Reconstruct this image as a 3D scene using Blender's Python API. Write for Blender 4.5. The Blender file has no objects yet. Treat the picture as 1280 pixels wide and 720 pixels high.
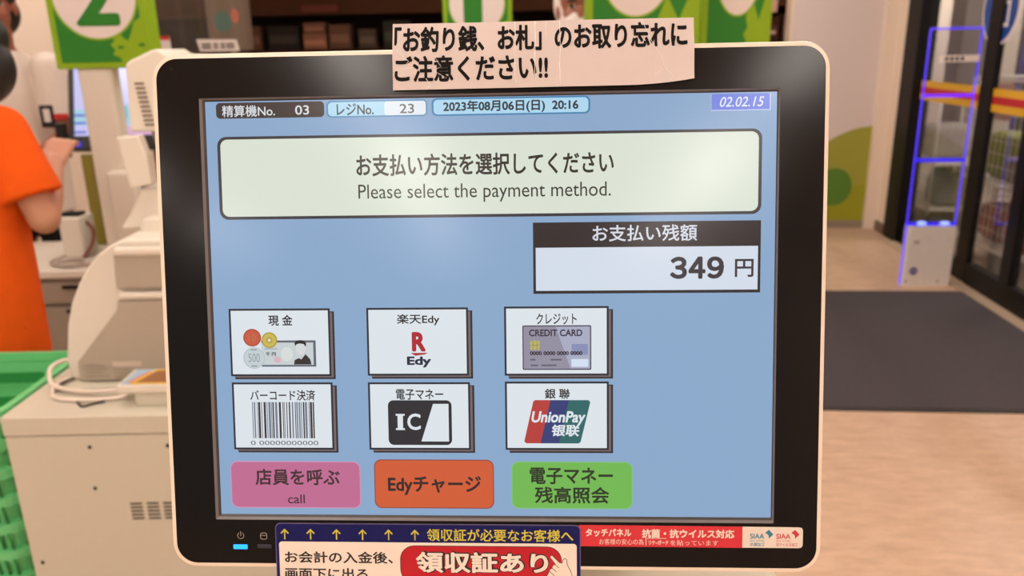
import bpy, bmesh, math, random
from mathutils import Matrix, Vector, Quaternion
random.seed(7)
SC = bpy.context.scene
COL = SC.collection
DEP = bpy.context.evaluated_depsgraph_get

def lin(c):
    c = c / 255.0
    return c / 12.92 if c <= 0.04045 else ((c + 0.055) / 1.055) ** 2.4
def rgb(c):
    return (lin(c[0]), lin(c[1]), lin(c[2]), 1.0)

# ------------------------------------------------------------------ camera, world, exposure
cam_data = bpy.data.cameras.new('camera')
cam_data.sensor_fit = 'HORIZONTAL'
cam_data.sensor_width = 36.0
cam_data.lens = 36.0 * 1000.0 / 1280.0
cam_data.clip_start = 0.02
cam_data.clip_end = 60
cam = bpy.data.objects.new('camera', cam_data)
COL.objects.link(cam)
cam.matrix_world = Matrix(((0.9997828, 0.0208414, 0.0, 0.0),
                           (-0.0060262, 0.2890843, -0.9572847, 0.0),
                           (-0.0199511, 0.9570768, 0.2891471, 1.45),
                           (0, 0, 0, 1)))
cam_data.dof.use_dof = True
cam_data.dof.focus_distance = 0.435
cam_data.dof.aperture_fstop = 11.0
SC.camera = cam

SC.view_settings.view_transform = 'Standard'
SC.view_settings.look = 'None'
SC.view_settings.gamma = 1.0
SC.view_settings.use_curve_mapping = False
SC.view_settings.exposure = 0.0

WORLD_STRENGTH = 0.42
LAMP_STRENGTH = 17.0
LAMP_COLOR = (1.0, 0.89, 0.82, 1.0)
w = bpy.data.worlds.new('store_ambience')
SC.world = w
w.use_nodes = True
w.node_tree.nodes['Background'].inputs[0].default_value = (1.0, 0.87, 0.79, 1)
w.node_tree.nodes['Background'].inputs[1].default_value = WORLD_STRENGTH

# ------------------------------------------------------------------ materials
MATS = {}
def mat(name, c, rough=0.5, spec=0.5, metal=0.0, var=0.06, nscale=40.0, bump=0.0, coat=0.0):
    if name in MATS: return MATS[name]
    m = bpy.data.materials.new(name); m.use_nodes = True
    nt = m.node_tree; b = nt.nodes['Principled BSDF']
    base = rgb(c)
    b.inputs['Roughness'].default_value = rough
    b.inputs['Specular IOR Level'].default_value = spec
    b.inputs['Metallic'].default_value = metal
    b.inputs['Coat Weight'].default_value = coat
    b.inputs['Coat Roughness'].default_value = 0.1
    tc = nt.nodes.new('ShaderNodeTexCoord')
    nz = nt.nodes.new('ShaderNodeTexNoise'); nz.inputs['Scale'].default_value = nscale
    nz.inputs['Detail'].default_value = 3.0
    nt.links.new(tc.outputs['Object'], nz.inputs['Vector'])
    mx = nt.nodes.new('ShaderNodeMix'); mx.data_type = 'RGBA'
    mx.inputs[6].default_value = tuple(max(0, x * (1 - var)) for x in base[:3]) + (1,)
    mx.inputs[7].default_value = tuple(min(1, x * (1 + var)) for x in base[:3]) + (1,)
    nt.links.new(nz.outputs['Fac'], mx.inputs[0])
    nt.links.new(mx.outputs[2], b.inputs['Base Color'])
    if bump > 0:
        bp = nt.nodes.new('ShaderNodeBump'); bp.inputs['Strength'].default_value = bump
        bp.inputs['Distance'].default_value = 0.002
        nt.links.new(nz.outputs['Fac'], bp.inputs['Height'])
        nt.links.new(bp.outputs['Normal'], b.inputs['Normal'])
    MATS[name] = m
    return m
def emit(name, c, strength=1.0, rough=0.35, spec=0.4):
    if name in MATS: return MATS[name]
    m = bpy.data.materials.new(name); m.use_nodes = True
    b = m.node_tree.nodes['Principled BSDF']
    b.inputs['Base Color'].default_value = (0.004, 0.004, 0.004, 1)
    b.inputs['Roughness'].default_value = rough
    b.inputs['Specular IOR Level'].default_value = spec
    b.inputs['Emission Color'].default_value = rgb(c)
    b.inputs['Emission Strength'].default_value = strength
    MATS[name] = m
    return m
def scr(c):                                            # one lit colour of the panel
    return emit('lit_%d_%d_%d' % c, c, 0.93, 0.17, 0.5)
def clear(name, tint=(1, 1, 1), haze=0.0, hazec=(200, 180, 165), rough=0.02, refl=1.0):
    if name in MATS: return MATS[name]
    m = bpy.data.materials.new(name); m.use_nodes = True
    nt = m.node_tree; nt.nodes.remove(nt.nodes['Principled BSDF'])
    out = nt.nodes['Material Output']
    tr = nt.nodes.new('ShaderNodeBsdfTransparent'); tr.inputs[0].default_value = (*tint, 1)
    df = nt.nodes.new('ShaderNodeBsdfDiffuse'); df.inputs[0].default_value = rgb(hazec)
    gl = nt.nodes.new('ShaderNodeBsdfGlossy'); gl.inputs['Roughness'].default_value = rough
    fr = nt.nodes.new('ShaderNodeFresnel'); fr.inputs[0].default_value = 1.45
    mu = nt.nodes.new('ShaderNodeMath'); mu.operation = 'MULTIPLY'; mu.inputs[1].default_value = refl
    m1 = nt.nodes.new('ShaderNodeMixShader'); m1.inputs[0].default_value = haze
    m2 = nt.nodes.new('ShaderNodeMixShader')
    nt.links.new(tr.outputs[0], m1.inputs[1]); nt.links.new(df.outputs[0], m1.inputs[2])
    nt.links.new(fr.outputs[0], mu.inputs[0]); nt.links.new(mu.outputs[0], m2.inputs[0])
    nt.links.new(m1.outputs[0], m2.inputs[1]); nt.links.new(gl.outputs[0], m2.inputs[2])
    nt.links.new(m2.outputs[0], out.inputs[0])
    MATS[name] = m
    return m

# ------------------------------------------------------------------ mesh builder
I4 = Matrix.Identity(4)
class MB:
    def __init__(self):
        self.v = []; self.f = []; self.k = []; self.mats = []; self.s = []
    def mi(self, m):
        if m not in self.mats: self.mats.append(m)
        return self.mats.index(m)
    def add(self, vs, fs, m, M=None, smooth=False):
        o = len(self.v); i = self.mi(m)
        for p in vs:
            p = Vector(p)
            self.v.append(tuple(M @ p) if M is not None else tuple(p))
        for f in fs:
            self.f.append([o + q for q in f]); self.k.append(i); self.s.append(smooth)
        return self
    def bm(self, b, m, M=None, smooth=False):
        b.verts.index_update()
        self.add([v.co.copy() for v in b.verts], [[v.index for v in f.verts] for f in b.faces], m, M, smooth)
        b.free(); return self
    def box(self, x0, y0, z0, x1, y1, z1, m, bev=0.0, seg=2, M=None):
        b = bmesh.new(); bmesh.ops.create_cube(b, size=1.0)
        for v in b.verts:
            v.co = Vector(((x0 + x1) / 2 + v.co.x * (x1 - x0), (y0 + y1) / 2 + v.co.y * (y1 - y0), (z0 + z1) / 2 + v.co.z * (z1 - z0)))
        if bev > 0:
            bmesh.ops.bevel(b, geom=b.edges[:], offset=bev, segments=seg, profile=0.5, affect='EDGES')
        return self.bm(b, m, M)
    def flat(self, pts, z, m, M=None):                 # a filled outline in the XY plane
        return self.add([(p[0], p[1], z) for p in pts], [list(range(len(pts)))], m, M)
    def prism(self, pts, z0, z1, m, M=None, bev=0.0):
        b = bmesh.new()
        f = b.faces.new([b.verts.new((p[0], p[1], z0)) for p in pts])
        r = bmesh.ops.extrude_face_region(b, geom=[f])
        for g in r['geom']:
            if isinstance(g, bmesh.types.BMVert): g.co.z = z1
        bmesh.ops.recalc_face_normals(b, faces=b.faces[:])
        if bev > 0:
            bmesh.ops.bevel(b, geom=b.edges[:], offset=bev, segments=3, profile=0.5, affect='EDGES')
        return self.bm(b, m, M)
    def strip(self, A, B, m, M=None, closed=True, smooth=False):
        n = len(A); vs = list(A) + list(B)
        fs = [[i, (i + 1) % n, n + (i + 1) % n, n + i] for i in range(n if closed else n - 1)]
        return self.add(vs, fs, m, M, smooth)
    def loft(self, rings, m, M=None, cap=True, smooth=True):
        n = len(rings[0]); vs = [p for r in rings for p in r]; fs = []
        for j in range(len(rings) - 1):
            for i in range(n):
                fs.append([j * n + i, j * n + (i + 1) % n, (j + 1) * n + (i + 1) % n, (j + 1) * n + i])
        if cap:
            fs.append(list(range(n))[::-1]); fs.append([(len(rings) - 1) * n + i for i in range(n)])
        return self.add(vs, fs, m, M, smooth)
    def tube(self, pts, r, m, n=8, M=None):
        pts = [Vector(p) for p in pts]; rings = []; up = None
        rr = r if isinstance(r, (list, tuple)) else [r] * len(pts)
        for i, p in enumerate(pts):
            d = (pts[min(i + 1, len(pts) - 1)] - pts[max(i - 1, 0)]).normalized()
            if up is None:
                up = Vector((0, 0, 1)) if abs(d.z) < 0.9 else Vector((1, 0, 0))
            a = d.cross(up).normalized(); up = a.cross(d).normalized()
            rings.append([p + (a * math.cos(t) + up * math.sin(t)) * rr[i] for t in [2 * math.pi * q / n for q in range(n)]])
        return self.loft(rings, m, M)
    def cyl(self, c, r, h, m, n=32, axis='Z', M=None):
        c = Vector(c); d = {'X': Vector((1, 0, 0)), 'Y': Vector((0, 1, 0)), 'Z': Vector((0, 0, 1))}[axis]
        b = MB(); return self._cyl(c, d, r, h, m, n, M)
    def _cyl(self, c, d, r, h, m, n, M):
        a = d.orthogonal().normalized(); e = d.cross(a)
        rg = lambda o: [c + d * o + (a * math.cos(t) + e * math.sin(t)) * r for t in [2 * math.pi * q / n for q in range(n)]]
        R0, R1 = rg(0), rg(h)
        self.strip(R0, R1, m, M, smooth=True)
        self.add(R0, [list(range(n))[::-1]], m, M); self.add(R1, [list(range(n))], m, M)
        return self
    def ball(self, c, r, m, M=None, n=20):
        b = bmesh.new(); bmesh.ops.create_uvsphere(b, u_segments=n, v_segments=max(8, n * 2 // 3), radius=1.0)
        r = r if isinstance(r, (tuple, list)) else (r, r, r)
        for v in b.verts: v.co = Vector((c[0] + v.co.x * r[0], c[1] + v.co.y * r[1], c[2] + v.co.z * r[2]))
        return self.bm(b, m, M, True)
    def text(self, s, x0, y0, x1, y1, z, m, bold=0.0, shear=0.0, M=None, keep=False):
        vs, fs = text_mesh(s, bold, shear)
        xa = min(v[0] for v in vs); xb = max(v[0] for v in vs); ya = min(v[1] for v in vs); yb = max(v[1] for v in vs)
        sx = (x1 - x0) / (xb - xa); sy = (y1 - y0) / (yb - ya)
        if keep: sx = sy = min(sx, sy)
        return self.add([(x0 + (v[0] - xa) * sx, y0 + (v[1] - ya) * sy, z + v[2] * sy) for v in vs], fs, m, M)
    def mesh(self, name):
        me = bpy.data.meshes.new(name)
        me.from_pydata(self.v, [], self.f)
        for m in self.mats: me.materials.append(m)
        me.polygons.foreach_set('material_index', self.k)
        me.polygons.foreach_set('use_smooth', self.s)
        me.update()
        return me
    def build(self, name, parent=None, M=None):
        o = bpy.data.objects.new(name, self.mesh(name)); COL.objects.link(o)
        if parent is not None: o.parent = parent
        if M is not None: o.matrix_local = M
        return o
TXT = {}
def text_mesh(s, bold, shear):
    key = (s, bold, shear)
    if key not in TXT:
        c = bpy.data.curves.new('lettering', 'FONT'); c.body = s; c.shear = shear
        c.resolution_u = 4
        o = bpy.data.objects.new('lettering', c); COL.objects.link(o)
        bpy.context.view_layer.update()
        me = bpy.data.meshes.new_from_object(o.evaluated_get(DEP()))
        V = [tuple(v.co) for v in me.vertices]
        F = [list(p.vertices) for p in me.polygons]
        if bold > 0.003:                                 # heavier strokes: the same glyphs laid several times, a hair apart
            V0, F0, V, F = V, F, [], []
            nb = 8 if bold < .03 else 12
            for k in range(nb):
                o_ = len(V); t = 2 * math.pi * k / nb
                V += [(x + bold * math.cos(t), y + bold * math.sin(t), k * .0006) for x, y, z in V0]
                F += [[i + o_ for i in f] for f in F0]
        TXT[key] = (V, F)
        bpy.data.objects.remove(o); bpy.data.curves.remove(c); bpy.data.meshes.remove(me)
    return TXT[key]

def rrect(x0, y0, x1, y1, r, n=6):
    pts = []
    for cx, cy, a0 in ((x1 - r, y1 - r, 0), (x0 + r, y1 - r, 90), (x0 + r, y0 + r, 180), (x1 - r, y0 + r, 270)):
        for i in range(n + 1):
            a = math.radians(a0 + 90.0 * i / n)
            pts.append((cx + r * math.cos(a), cy + r * math.sin(a)))
    return pts
def rect(x0, y0, x1, y1): return [(x0, y0), (x1, y0), (x1, y1), (x0, y1)]
def ell(cx, cy, rx, ry, n=40, a0=0, a1=360):
    return [(cx + rx * math.cos(math.radians(a0 + (a1 - a0) * i / n)), cy + ry * math.sin(math.radians(a0 + (a1 - a0) * i / n))) for i in range(n if a1 - a0 == 360 else n + 1)]
def at3(pts, z): return [(p[0], p[1], z) for p in pts]

def tag(o, label=None, cat=None, group=None, kind=None):
    if label: o['label'] = label
    if cat: o['category'] = cat
    if group: o['group'] = group
    if kind: o['kind'] = kind
    return o
def thing(name, label, cat, loc=(0, 0, 0), rotz=0.0, group=None):
    o = bpy.data.objects.new(name, None); COL.objects.link(o)
    o.empty_display_size = 0.1
    o.matrix_local = Matrix.Translation(loc) @ Matrix.Rotation(rotz, 4, 'Z')
    return tag(o, label, cat, group)
YAW = math.radians(-5.0)
ROOM = Matrix.Rotation(YAW, 4, 'Z')                      # the shop's walls stand 5 degrees off the till row
def struct(name, b, M=ROOM, parent=None):
    o = b.build(name, parent, M)
    if parent is None: o['kind'] = 'structure'
    return o
UP = Matrix.Rotation(math.radians(90), 4, 'X')           # XY drawing -> upright XZ, facing -Y
def upright(x, y, z, rotz=0.0):
    return Matrix.Translation((x, y, z)) @ Matrix.Rotation(rotz, 4, 'Z') @ UP

WHITE_PLASTIC = mat('warm_white_plastic', (224, 216, 200), 0.38, 0.45, var=0.02)
CREAM = mat('cream_painted_steel', (204, 198, 178), 0.42, 0.4, var=0.02)
GREY_PANEL = mat('grey_beige_plastic', (176, 164, 146), 0.45, 0.4, var=0.02)
BLACK = mat('black_plastic', (20, 18, 17), 0.32, 0.5, var=0.1)
DARK = mat('dark_slot', (26, 22, 20), 0.7, 0.2)
GREEN = mat('sign_green', (44, 128, 36), 0.5, 0.3, var=0.02)
LIME = mat('sign_lime', (140, 178, 20), 0.5, 0.3, var=0.02)
SIGNWHITE = mat('sign_white', (232, 220, 214), 0.5, 0.3, var=0.01)
SKIN_A = mat('skin', (196, 140, 112), 0.5, 0.35, var=0.05)
SKIN_B = mat('skin_ruddy', (160, 98, 76), 0.5, 0.35, var=0.05)

# ------------------------------------------------------------------ the shop: floor, ceiling, walls
def floor_material():
    m = bpy.data.materials.new('marbled_linoleum'); m.use_nodes = True
    nt = m.node_tree; b = nt.nodes['Principled BSDF']
    b.inputs['Roughness'].default_value = 0.38
    tc = nt.nodes.new('ShaderNodeTexCoord')
    mp = nt.nodes.new('ShaderNodeMapping'); mp.inputs['Scale'].default_value = (5, 16, 1)
    nz = nt.nodes.new('ShaderNodeTexNoise'); nz.inputs['Scale'].default_value = 1.6; nz.inputs['Detail'].default_value = 7
    nz.inputs['Roughness'].default_value = 0.7
    cr = nt.nodes.new('ShaderNodeValToRGB')
    cr.color_ramp.elements[0].position = 0.30; cr.color_ramp.elements[0].color = rgb((190, 156, 128))
    cr.color_ramp.elements[1].position = 0.62; cr.color_ramp.elements[1].color = rgb((216, 184, 154))
    nt.links.new(tc.outputs['Object'], mp.inputs['Vector']); nt.links.new(mp.outputs[0], nz.inputs['Vector'])
    nt.links.new(nz.outputs['Fac'], cr.inputs[0]); nt.links.new(cr.outputs[0], b.inputs['Base Color'])
    return m
struct('floor', MB().box(-7, -8, -0.05, 2.42, 11, 0, floor_material()))
struct('ceiling', MB().box(-7, -8, 2.8, 2.42, 11, 2.85, mat('ceiling_board', (226, 216, 206), 0.8, 0.2)))
WALL = mat('pale_wall', (232, 217, 210), 0.6, 0.3, var=0.015, nscale=4)
WALL2 = mat('beige_wall_frame', (242, 224, 204), 0.55, 0.3, var=0.015, nscale=4)
struct('wall_back', MB().box(1.60, 6.5, 0.0, 2.26, 6.62, 2.8, WALL).box(1.575, 6.49, 0, 1.60, 6.64, 2.8, WALL2))
struct('wall_right', MB().box(2.37, -8, 0, 2.45, 3.58, 2.8, WALL))
struct('trim_1', MB().box(2.26, 6.44, 0, 2.37, 6.62, 2.8, WALL2, 0.004).box(2.352, 6.24, 0, 2.42, 6.46, 2.8, WALL2))
struct('baseboard_right', MB().box(2.335, 6.22, 0, 2.352, 6.44, 0.075, mat('brown_skirting', (120, 100, 84), 0.5)))
struct('baseboard_back', MB().box(1.60, 6.488, 0, 2.26, 6.50, 0.06, mat('grey_skirting', (150, 136, 120), 0.5)))
# mural sheet with soft leaf shapes on the back wall
def hill(pts): return pts
mu = MB()
mu.add([(0, 0, 0), (0.58, 0, 0), (0.58, 0, .745), (0.5, 0, .735), (0.42, 0, .715), (0.33, 0, .675), (0.24, 0, .62), (0.12, 0, .54), (0, 0, .44)],
       [list(range(9))], mat('mural_olive', (168, 166, 62), 0.5, var=0.05, nscale=3))
mu.add([(0, -.001, 0), (0.58, -.001, 0), (0.58, -.001, .30), (0.48, -.001, .27), (0.38, -.001, .22), (0.3, -.001, .19), (0.1, -.001, .1), (0, -.001, .08)],
       [list(range(8))], mat('mural_lime', (158, 160, 30), 0.5, var=0.05, nscale=3))
mu.add([(x, -.002, z) for x, z in ell(.33, .27, .14, .15)], [list(range(40))], mat('mural_leaf', (92, 138, 44), 0.5, var=0.1, nscale=3))
o = mu.build('mural_sheet', None, ROOM @ Matrix.Translation((1.68, 6.497, 0.06)))
tag(o, 'green hill mural sheet on the lower part of the pale back wall', 'wall sticker')

# entrance: dark framed sliding glass doors in the right wall plane (room x = 2.37)
FRAME = mat('black_aluminium', (15, 12, 11), 0.5, 0.25, var=0.1)
GLASS = clear('door_glass', (0.93, 0.94, 0.93), 0.03, (150, 140, 130), 0.02, 0.28)
YEL = mat('safety_yellow', (240, 186, 30), 0.5, var=0.02); RED = mat('safety_red', (206, 40, 36), 0.5, var=0.02)
struct('trim_2', MB().box(2.33, 6.0, 0, 2.45, 6.24, 2.8, FRAME, 0.004).box(2.37, 3.0, 2.35, 2.43, 6.0, 2.8, FRAME))
d1 = tag(bpy.data.objects.new('door_1', None), kind='structure'); COL.objects.link(d1); d1.matrix_local = ROOM
MB().box(2.38, 5.045, 0, 2.415, 5.085, 2.35, FRAME, .004).box(2.365, 5.06, 0, 2.425, 6.0, 0.10, FRAME).box(2.365, 5.06, 2.27, 2.425, 6.0, 2.35, FRAME).build('door_frame', d1)
MB().box(2.392, 5.06, .10, 2.398, 6.0, 2.27, GLASS).build('glass_pane', d1)
def band(b, y0, y1, x):
    b.box(x - .0012, y0, 1.035, x, y1, 1.165, YEL).box(x - .002, y0, 1.078, x - .0012, y1, 1.122, RED)
    return b
band(MB(), 5.06, 6.0, 2.391).build('safety_stripe', d1)
d2 = tag(bpy.data.objects.new('door_2', None), kind='structure'); COL.objects.link(d2); d2.matrix_local = ROOM
MB().box(2.342, 4.905, 0.01, 2.378, 5.05, 2.33, FRAME, .004).box(2.335, 3.60, .01, 2.385, 4.88, .14, FRAME).box(2.335, 3.6, 2.2, 2.385, 4.88, 2.33, FRAME).box(2.335, 4.40, .14, 2.385, 4.50, 2.2, FRAME).build('door_frame', d2)
MB().box(2.357, 4.50, .14, 2.363, 4.905, 2.2, GLASS).box(2.357, 3.6, .14, 2.363, 4.40, 2.2, GLASS).build('glass_pane', d2)
band(band(MB(), 4.50, 4.905, 2.356), 3.6, 4.40, 2.356).build('safety_stripe', d2)
# blue roundel sticker with a white character frame, partly behind the stile
BLUE = mat('roundel_blue', (14, 74, 150), 0.4, var=0.02)
MR = Matrix.Translation((2.389, 4.975, 1.60)) @ Matrix.Rotation(math.radians(-90), 4, 'Z') @ UP
rb = MB()
rb.strip(at3(ell(0, 0, .205, .205), 0), at3(ell(0, 0, .191, .191), 0), SIGNWHITE)
rb.flat(ell(0, 0, .191, .191), 0, BLUE)
fr_o, fr_i = rect(-.04, -.10, .108, .04), rect(-.018, -.08, .084, .02)
rb.strip(at3(fr_o, .0008), at3(fr_i, .0008), SIGNWHITE)
MR2 = Matrix.Translation((2.333, 4.88, 1.60)) @ Matrix.Rotation(math.radians(-90), 4, 'Z') @ UP
ro = rb.build('round_sticker', d2, Matrix.Translation((2.3555, 4.965, 1.60)) @ Matrix.Rotation(math.radians(-90), 4, 'Z') @ UP)
ro['label'] = 'blue round sticker with white edge on the door glass'
struct('trim_3', MB().box(2.26, 3.0, 0.0, 2.335, 6.0, 0.012, mat('door_track', (200, 176, 150), 0.4)))
# beyond the glass
struct('floor_outside', MB().box(2.42, 1, -.06, 8, 16, -0.01, mat('porch_paving', (150, 132, 116), 0.7)))
struct('wall_outside', MB().box(4.6, 9.2, 0, 4.7, 16, 3, mat('porch_wall', (226, 210, 196), 0.7)).box(4.6, 2, 0, 4.7, 9.2, 3, mat('dark_shop_front', (84, 74, 68), 0.4)).box(2.42, 15, 0, 4.6, 15.1, 3, mat('porch_wall', (226, 210, 196), 0.7)))
struct('ceiling_outside', MB().box(2.42, 1, 2.8, 8, 16, 2.85, mat('ceiling_board', (226, 216, 206), 0.8, 0.2)))
tag(MB().box(3.2, 7.32, 0, 3.45, 7.60, 2.8, mat('grey_post', (104, 98, 94), 0.5), .01).build('porch_post', None, ROOM), 'square grey post standing outside beyond the glass door', 'post', kind='structure')

# entrance mat
MATM = mat('charcoal_carpet', (80, 75, 77), 0.95, 0.1, var=0.35, nscale=160, bump=0.6)
mo = MB().box(.75, 3.10, 0.0, 2.30, 4.72, 0.008, MATM, 0.003)
mt = thing('entrance_mat', 'charcoal entrance mat lying on the floor before the glass doors', 'mat', ROOM @ Vector((1.5, 3.9, 0)), YAW)
mo.build('carpet', mt, Matrix.Translation((-1.5, -3.9, 0)))
bd = MB(); RUB = mat('mat_rubber', (40, 36, 36), 0.7)
bd.box(0.73, 3.075, 0, 2.32, 3.10, .005, RUB).box(0.73, 4.72, 0, 2.32, 4.745, .005, RUB).box(2.30, 3.10, 0, 2.32, 4.72, .005, RUB).box(0.73, 3.10, 0, .75, 4.72, .005, RUB)
bd.build('rubber_edge', mt, Matrix.Translation((-1.5, -3.9, 0)))

# ceiling lamps; row just behind the camera added to brighten notice and cabinet
LAMPM = bpy.data.materials.new('lamp_diffuser'); LAMPM.use_nodes = True
_b = LAMPM.node_tree.nodes['Principled BSDF']
_b.inputs['Base Color'].default_value = (.8, .8, .8, 1)
_b.inputs['Emission Color'].default_value = LAMP_COLOR
_b.inputs['Emission Strength'].default_value = LAMP_STRENGTH
HOUSE = mat('lamp_housing', (225, 220, 214), 0.5)
hb = MB().box(-.15, -.62, -.06, .15, .62, 0, HOUSE, .006).mesh('housing')
tb = MB().box(-.12, -.60, -.072, .12, .60, -.0605, LAMPM).mesh('diffuser')
n = 0
for a in (-2.7, -0.75, 1.2):
    for bb in (-6.2, -4.2, -2.3, -0.7, 1.2, 3.4, 5.4):
        if a == -2.7 and bb == 5.4: continue
        p = ROOM @ Vector((a, bb, 2.8))
        t = thing('ceiling_lamp', 'long white fluorescent lamp fixed to the shop ceiling above the tills', 'lamp', p, YAW, 'ceiling lamps above the till area')
        for nm, me in (('housing', hb), ('diffuser', tb)):
            o = bpy.data.objects.new(nm, me); COL.objects.link(o); o.parent = t
PL = LAMPM.copy(); PL.name = 'porch_fill_diffuser'; PL.node_tree.nodes['Principled BSDF'].inputs['Emission Strength'].default_value = 60.0
tb2 = MB().box(-.12, -.60, -.072, .12, .60, -.0605, PL).mesh('diffuser')
for bb, wd in ((5.6, 'nearest the doors'), (8.2, 'in the middle of the porch'), (11.0, 'farthest from the doors')):  # unseen lamps, added to brighten what lies beyond the glass
    t = thing('porch_fill_lamp', 'added fill lamp under the porch ceiling outside, ' + wd, 'lamp', ROOM @ Vector((3.7, bb, 2.795)), YAW, 'added porch fill lamps')
    for nm, me in (('housing', hb), ('diffuser', tb2)):
        o = bpy.data.objects.new(nm, me); COL.objects.link(o); o.parent = t

# ================================================================== THE PAYMENT TERMINAL
MON = Matrix(((0.9987488, 0.0102068, -0.0489549, -0.012753),
              (-0.0500056, 0.2125438, -0.9758712, 0.411514),
              (0.0004446, 0.9770983, 0.2127883, 1.313131),
              (0, 0, 0, 1)))
MM = Matrix.Diagonal((.001, .001, .001, 1))
TERM = (0.03, 0.62, 0.0)
term = thing('payment_terminal', 'touchscreen payment terminal with white rim and black bezel, screen lit', 'payment terminal', TERM)
TM = Matrix.Translation(TERM).inverted() @ MON
HOUSING = mat('rim_white', (236, 220, 200), 0.35, 0.5, var=0.01)
BEZEL = mat('gloss_black_bezel', (12, 10, 10), 0.15, 0.28, var=0.05)
X0, X1, Y0, Y1 = -180.4, 178.9, -144.2, 139.5
out = rrect(X0, Y0, X1, Y1, 14, 10); ins = rrect(X0 + 2.9, Y0 + 2.7, X1 - 2.6, Y1 - 2.7, 11.5, 10)
hs = MB()
hs.strip(at3(out, 0.2), at3(rrect(X0 + .6, Y0 + .6, X1 - .6, Y1 - .6, 13.5, 10), 1.6), HOUSING, MM, smooth=True)
hs.strip(at3(rrect(X0 + .6, Y0 + .6, X1 - .6, Y1 - .6, 13.5, 10), 1.6), at3(ins, 2.1), HOUSING, MM, smooth=True)
bk1 = rrect(X0 + 1, Y0 + 1, X1 - 1, Y1 - 1, 13, 10); bk2 = rrect(X0 + 60, Y0 + 50, X1 - 60, Y1 - 50, 20, 10)
hs.strip(at3(bk1, -34), at3(out, 0.2), HOUSING, MM); hs.strip(at3(bk2, -62), at3(bk1, -34), HOUSING, MM)
hs.flat(bk2[::-1], -62, HOUSING, MM)
hs.build('housing', term, TM)
fo = rrect(-154.7, -116.5, 153.3, 115.7, .6, 10)
bz = MB(); bz.strip(at3(ins, 1.9), at3(fo, 1.9), BEZEL, MM)
bz.strip(at3(ins, 2.1), at3(ins, 1.9), BEZEL, MM)
bz.flat(ell(-169.0, 131.5, 1.0, 1.0, 16), 1.95, DARK, MM)
bz.build('bezel', term, TM)
fm = MB()
STEEL = mat('screen_gasket_grey', (114, 110, 108), 0.42, 0.5, var=0.05)
STEELD = mat('screen_gasket_dark', (58, 54, 54), 0.45, 0.5, var=0.05)
f1 = rrect(-153.4, -115.2, 152.6, 114.9, .5, 10); f2 = rrect(-152.2, -114.0, 152.2, 114.1, .3, 10)
fm.strip(at3(fo, 1.9), at3(f1, .9), STEEL, MM); fm.strip(at3(f1, .9), at3(f2, 0.0), STEELD, MM)
fm.build('screen_gasket', term, TM)

# --- lit screen with everything it shows
K = (44, 38, 40)
LK = scr((46, 40, 42)); LW = scr((226, 234, 240)); LT = scr((38, 34, 36))
screen = MB().flat(rect(-152.6, -114.4, 152.6, 114.4), 0.0, scr((140, 172, 208)), MM).build('screen', term, TM)
screen['label'] = 'lit pale blue touchscreen with Japanese payment menu'
def ui(name, b, label=None):
    o = b.build(name, screen)
    if label: o['label'] = label
    return o
U = 0.04
def fl(b, pts, lv, m): return b.flat(pts, U * lv, m, MM)
def tx(b, s, x0, y0, x1, y1, lv, m, bold=0.0, shear=0.0): return b.text(s, x0, y0, x1, y1, U * lv, m, bold, shear, MM)
b = MB(); fl(b, rrect(-146.3, 105.0, -87.2, 113.4, 2.2), 1, scr((62, 52, 50)))
tx(b, '精算機No.', -143, 105.8, -114, 112.0, 2, scr((222, 226, 232)), .012); tx(b, '03', -103, 106.4, -95.4, 111.4, 2, scr((222, 226, 232)), .012)
ui('machine_number_tab', b)
b = MB(); fl(b, rrect(-85.9, 104.6, -31.6, 113.4, 2.6), 1, scr((76, 140, 184))); fl(b, rrect(-85.1, 105.3, -32.3, 112.7, 2.2), 2, scr((178, 222, 244)))
fl(b, rrect(-54.6, 105.3, -32.3, 112.7, 1.6), 3, scr((230, 238, 246)))
tx(b, 'レジNo.', -80.4, 105.7, -60.4, 112.0, 4, scr((62, 66, 72)), .018); tx(b, '23', -46.4, 106.2, -38.6, 111.2, 4, scr((110, 106, 108)), .012)
ui('register_number_tab', b)
b = MB(); fl(b, rrect(-29.2, 104.5, 55.0, 113.8, 2.8), 1, scr((62, 132, 180))); fl(b, rrect(-28.2, 105.3, 54.0, 113.0, 2.2), 2, scr((176, 220, 244)))
tx(b, '2023年08月06日(日)  20:16', -23, 105.6, 48.8, 112.5, 3, scr((44, 52, 62)), .030)
ui('date_tab', b)
b = MB(); fl(b, rect(118.1, 104.7, 149.0, 113.3), 1, scr((196, 206, 246))); fl(b, rect(118.3, 105.2, 148.4, 113.3), 2, scr((112, 132, 226)))
tx(b, '02.02.15', 122.6, 106.6, 145.6, 111.8, 3, scr((226, 232, 252)), .01, .25)
ui('version_tab', b)
b = MB(); fl(b, rrect(-146.4, 50.6, 144.8, 95.3, 5.0), 1, scr((56, 56, 62))); fl(b, rrect(-144.7, 52.2, 143.1, 93.8, 3.8), 2, scr((222, 231, 217)))
tx(b, 'お支払い方法を選択してください', -70.6, 73.0, 67.4, 84.8, 3, scr((46, 46, 42)), .022)
tx(b, 'Please select the payment method.', -69.8, 58.7, 65.8, 68.7, 3, scr((50, 52, 48)), -.004)
ui('message_panel', b)
b = MB(); fl(b, rect(24.2, 9.0, 144.8, 47.3), 1, scr((44, 38, 40))); fl(b, rect(25.6, 10.6, 143.4, 33.8), 2, scr((216, 226, 240)))
tx(b, 'お支払い残額', 56.0, 36.8, 111.4, 45.6, 3, scr((218, 222, 234)), .014)
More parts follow.
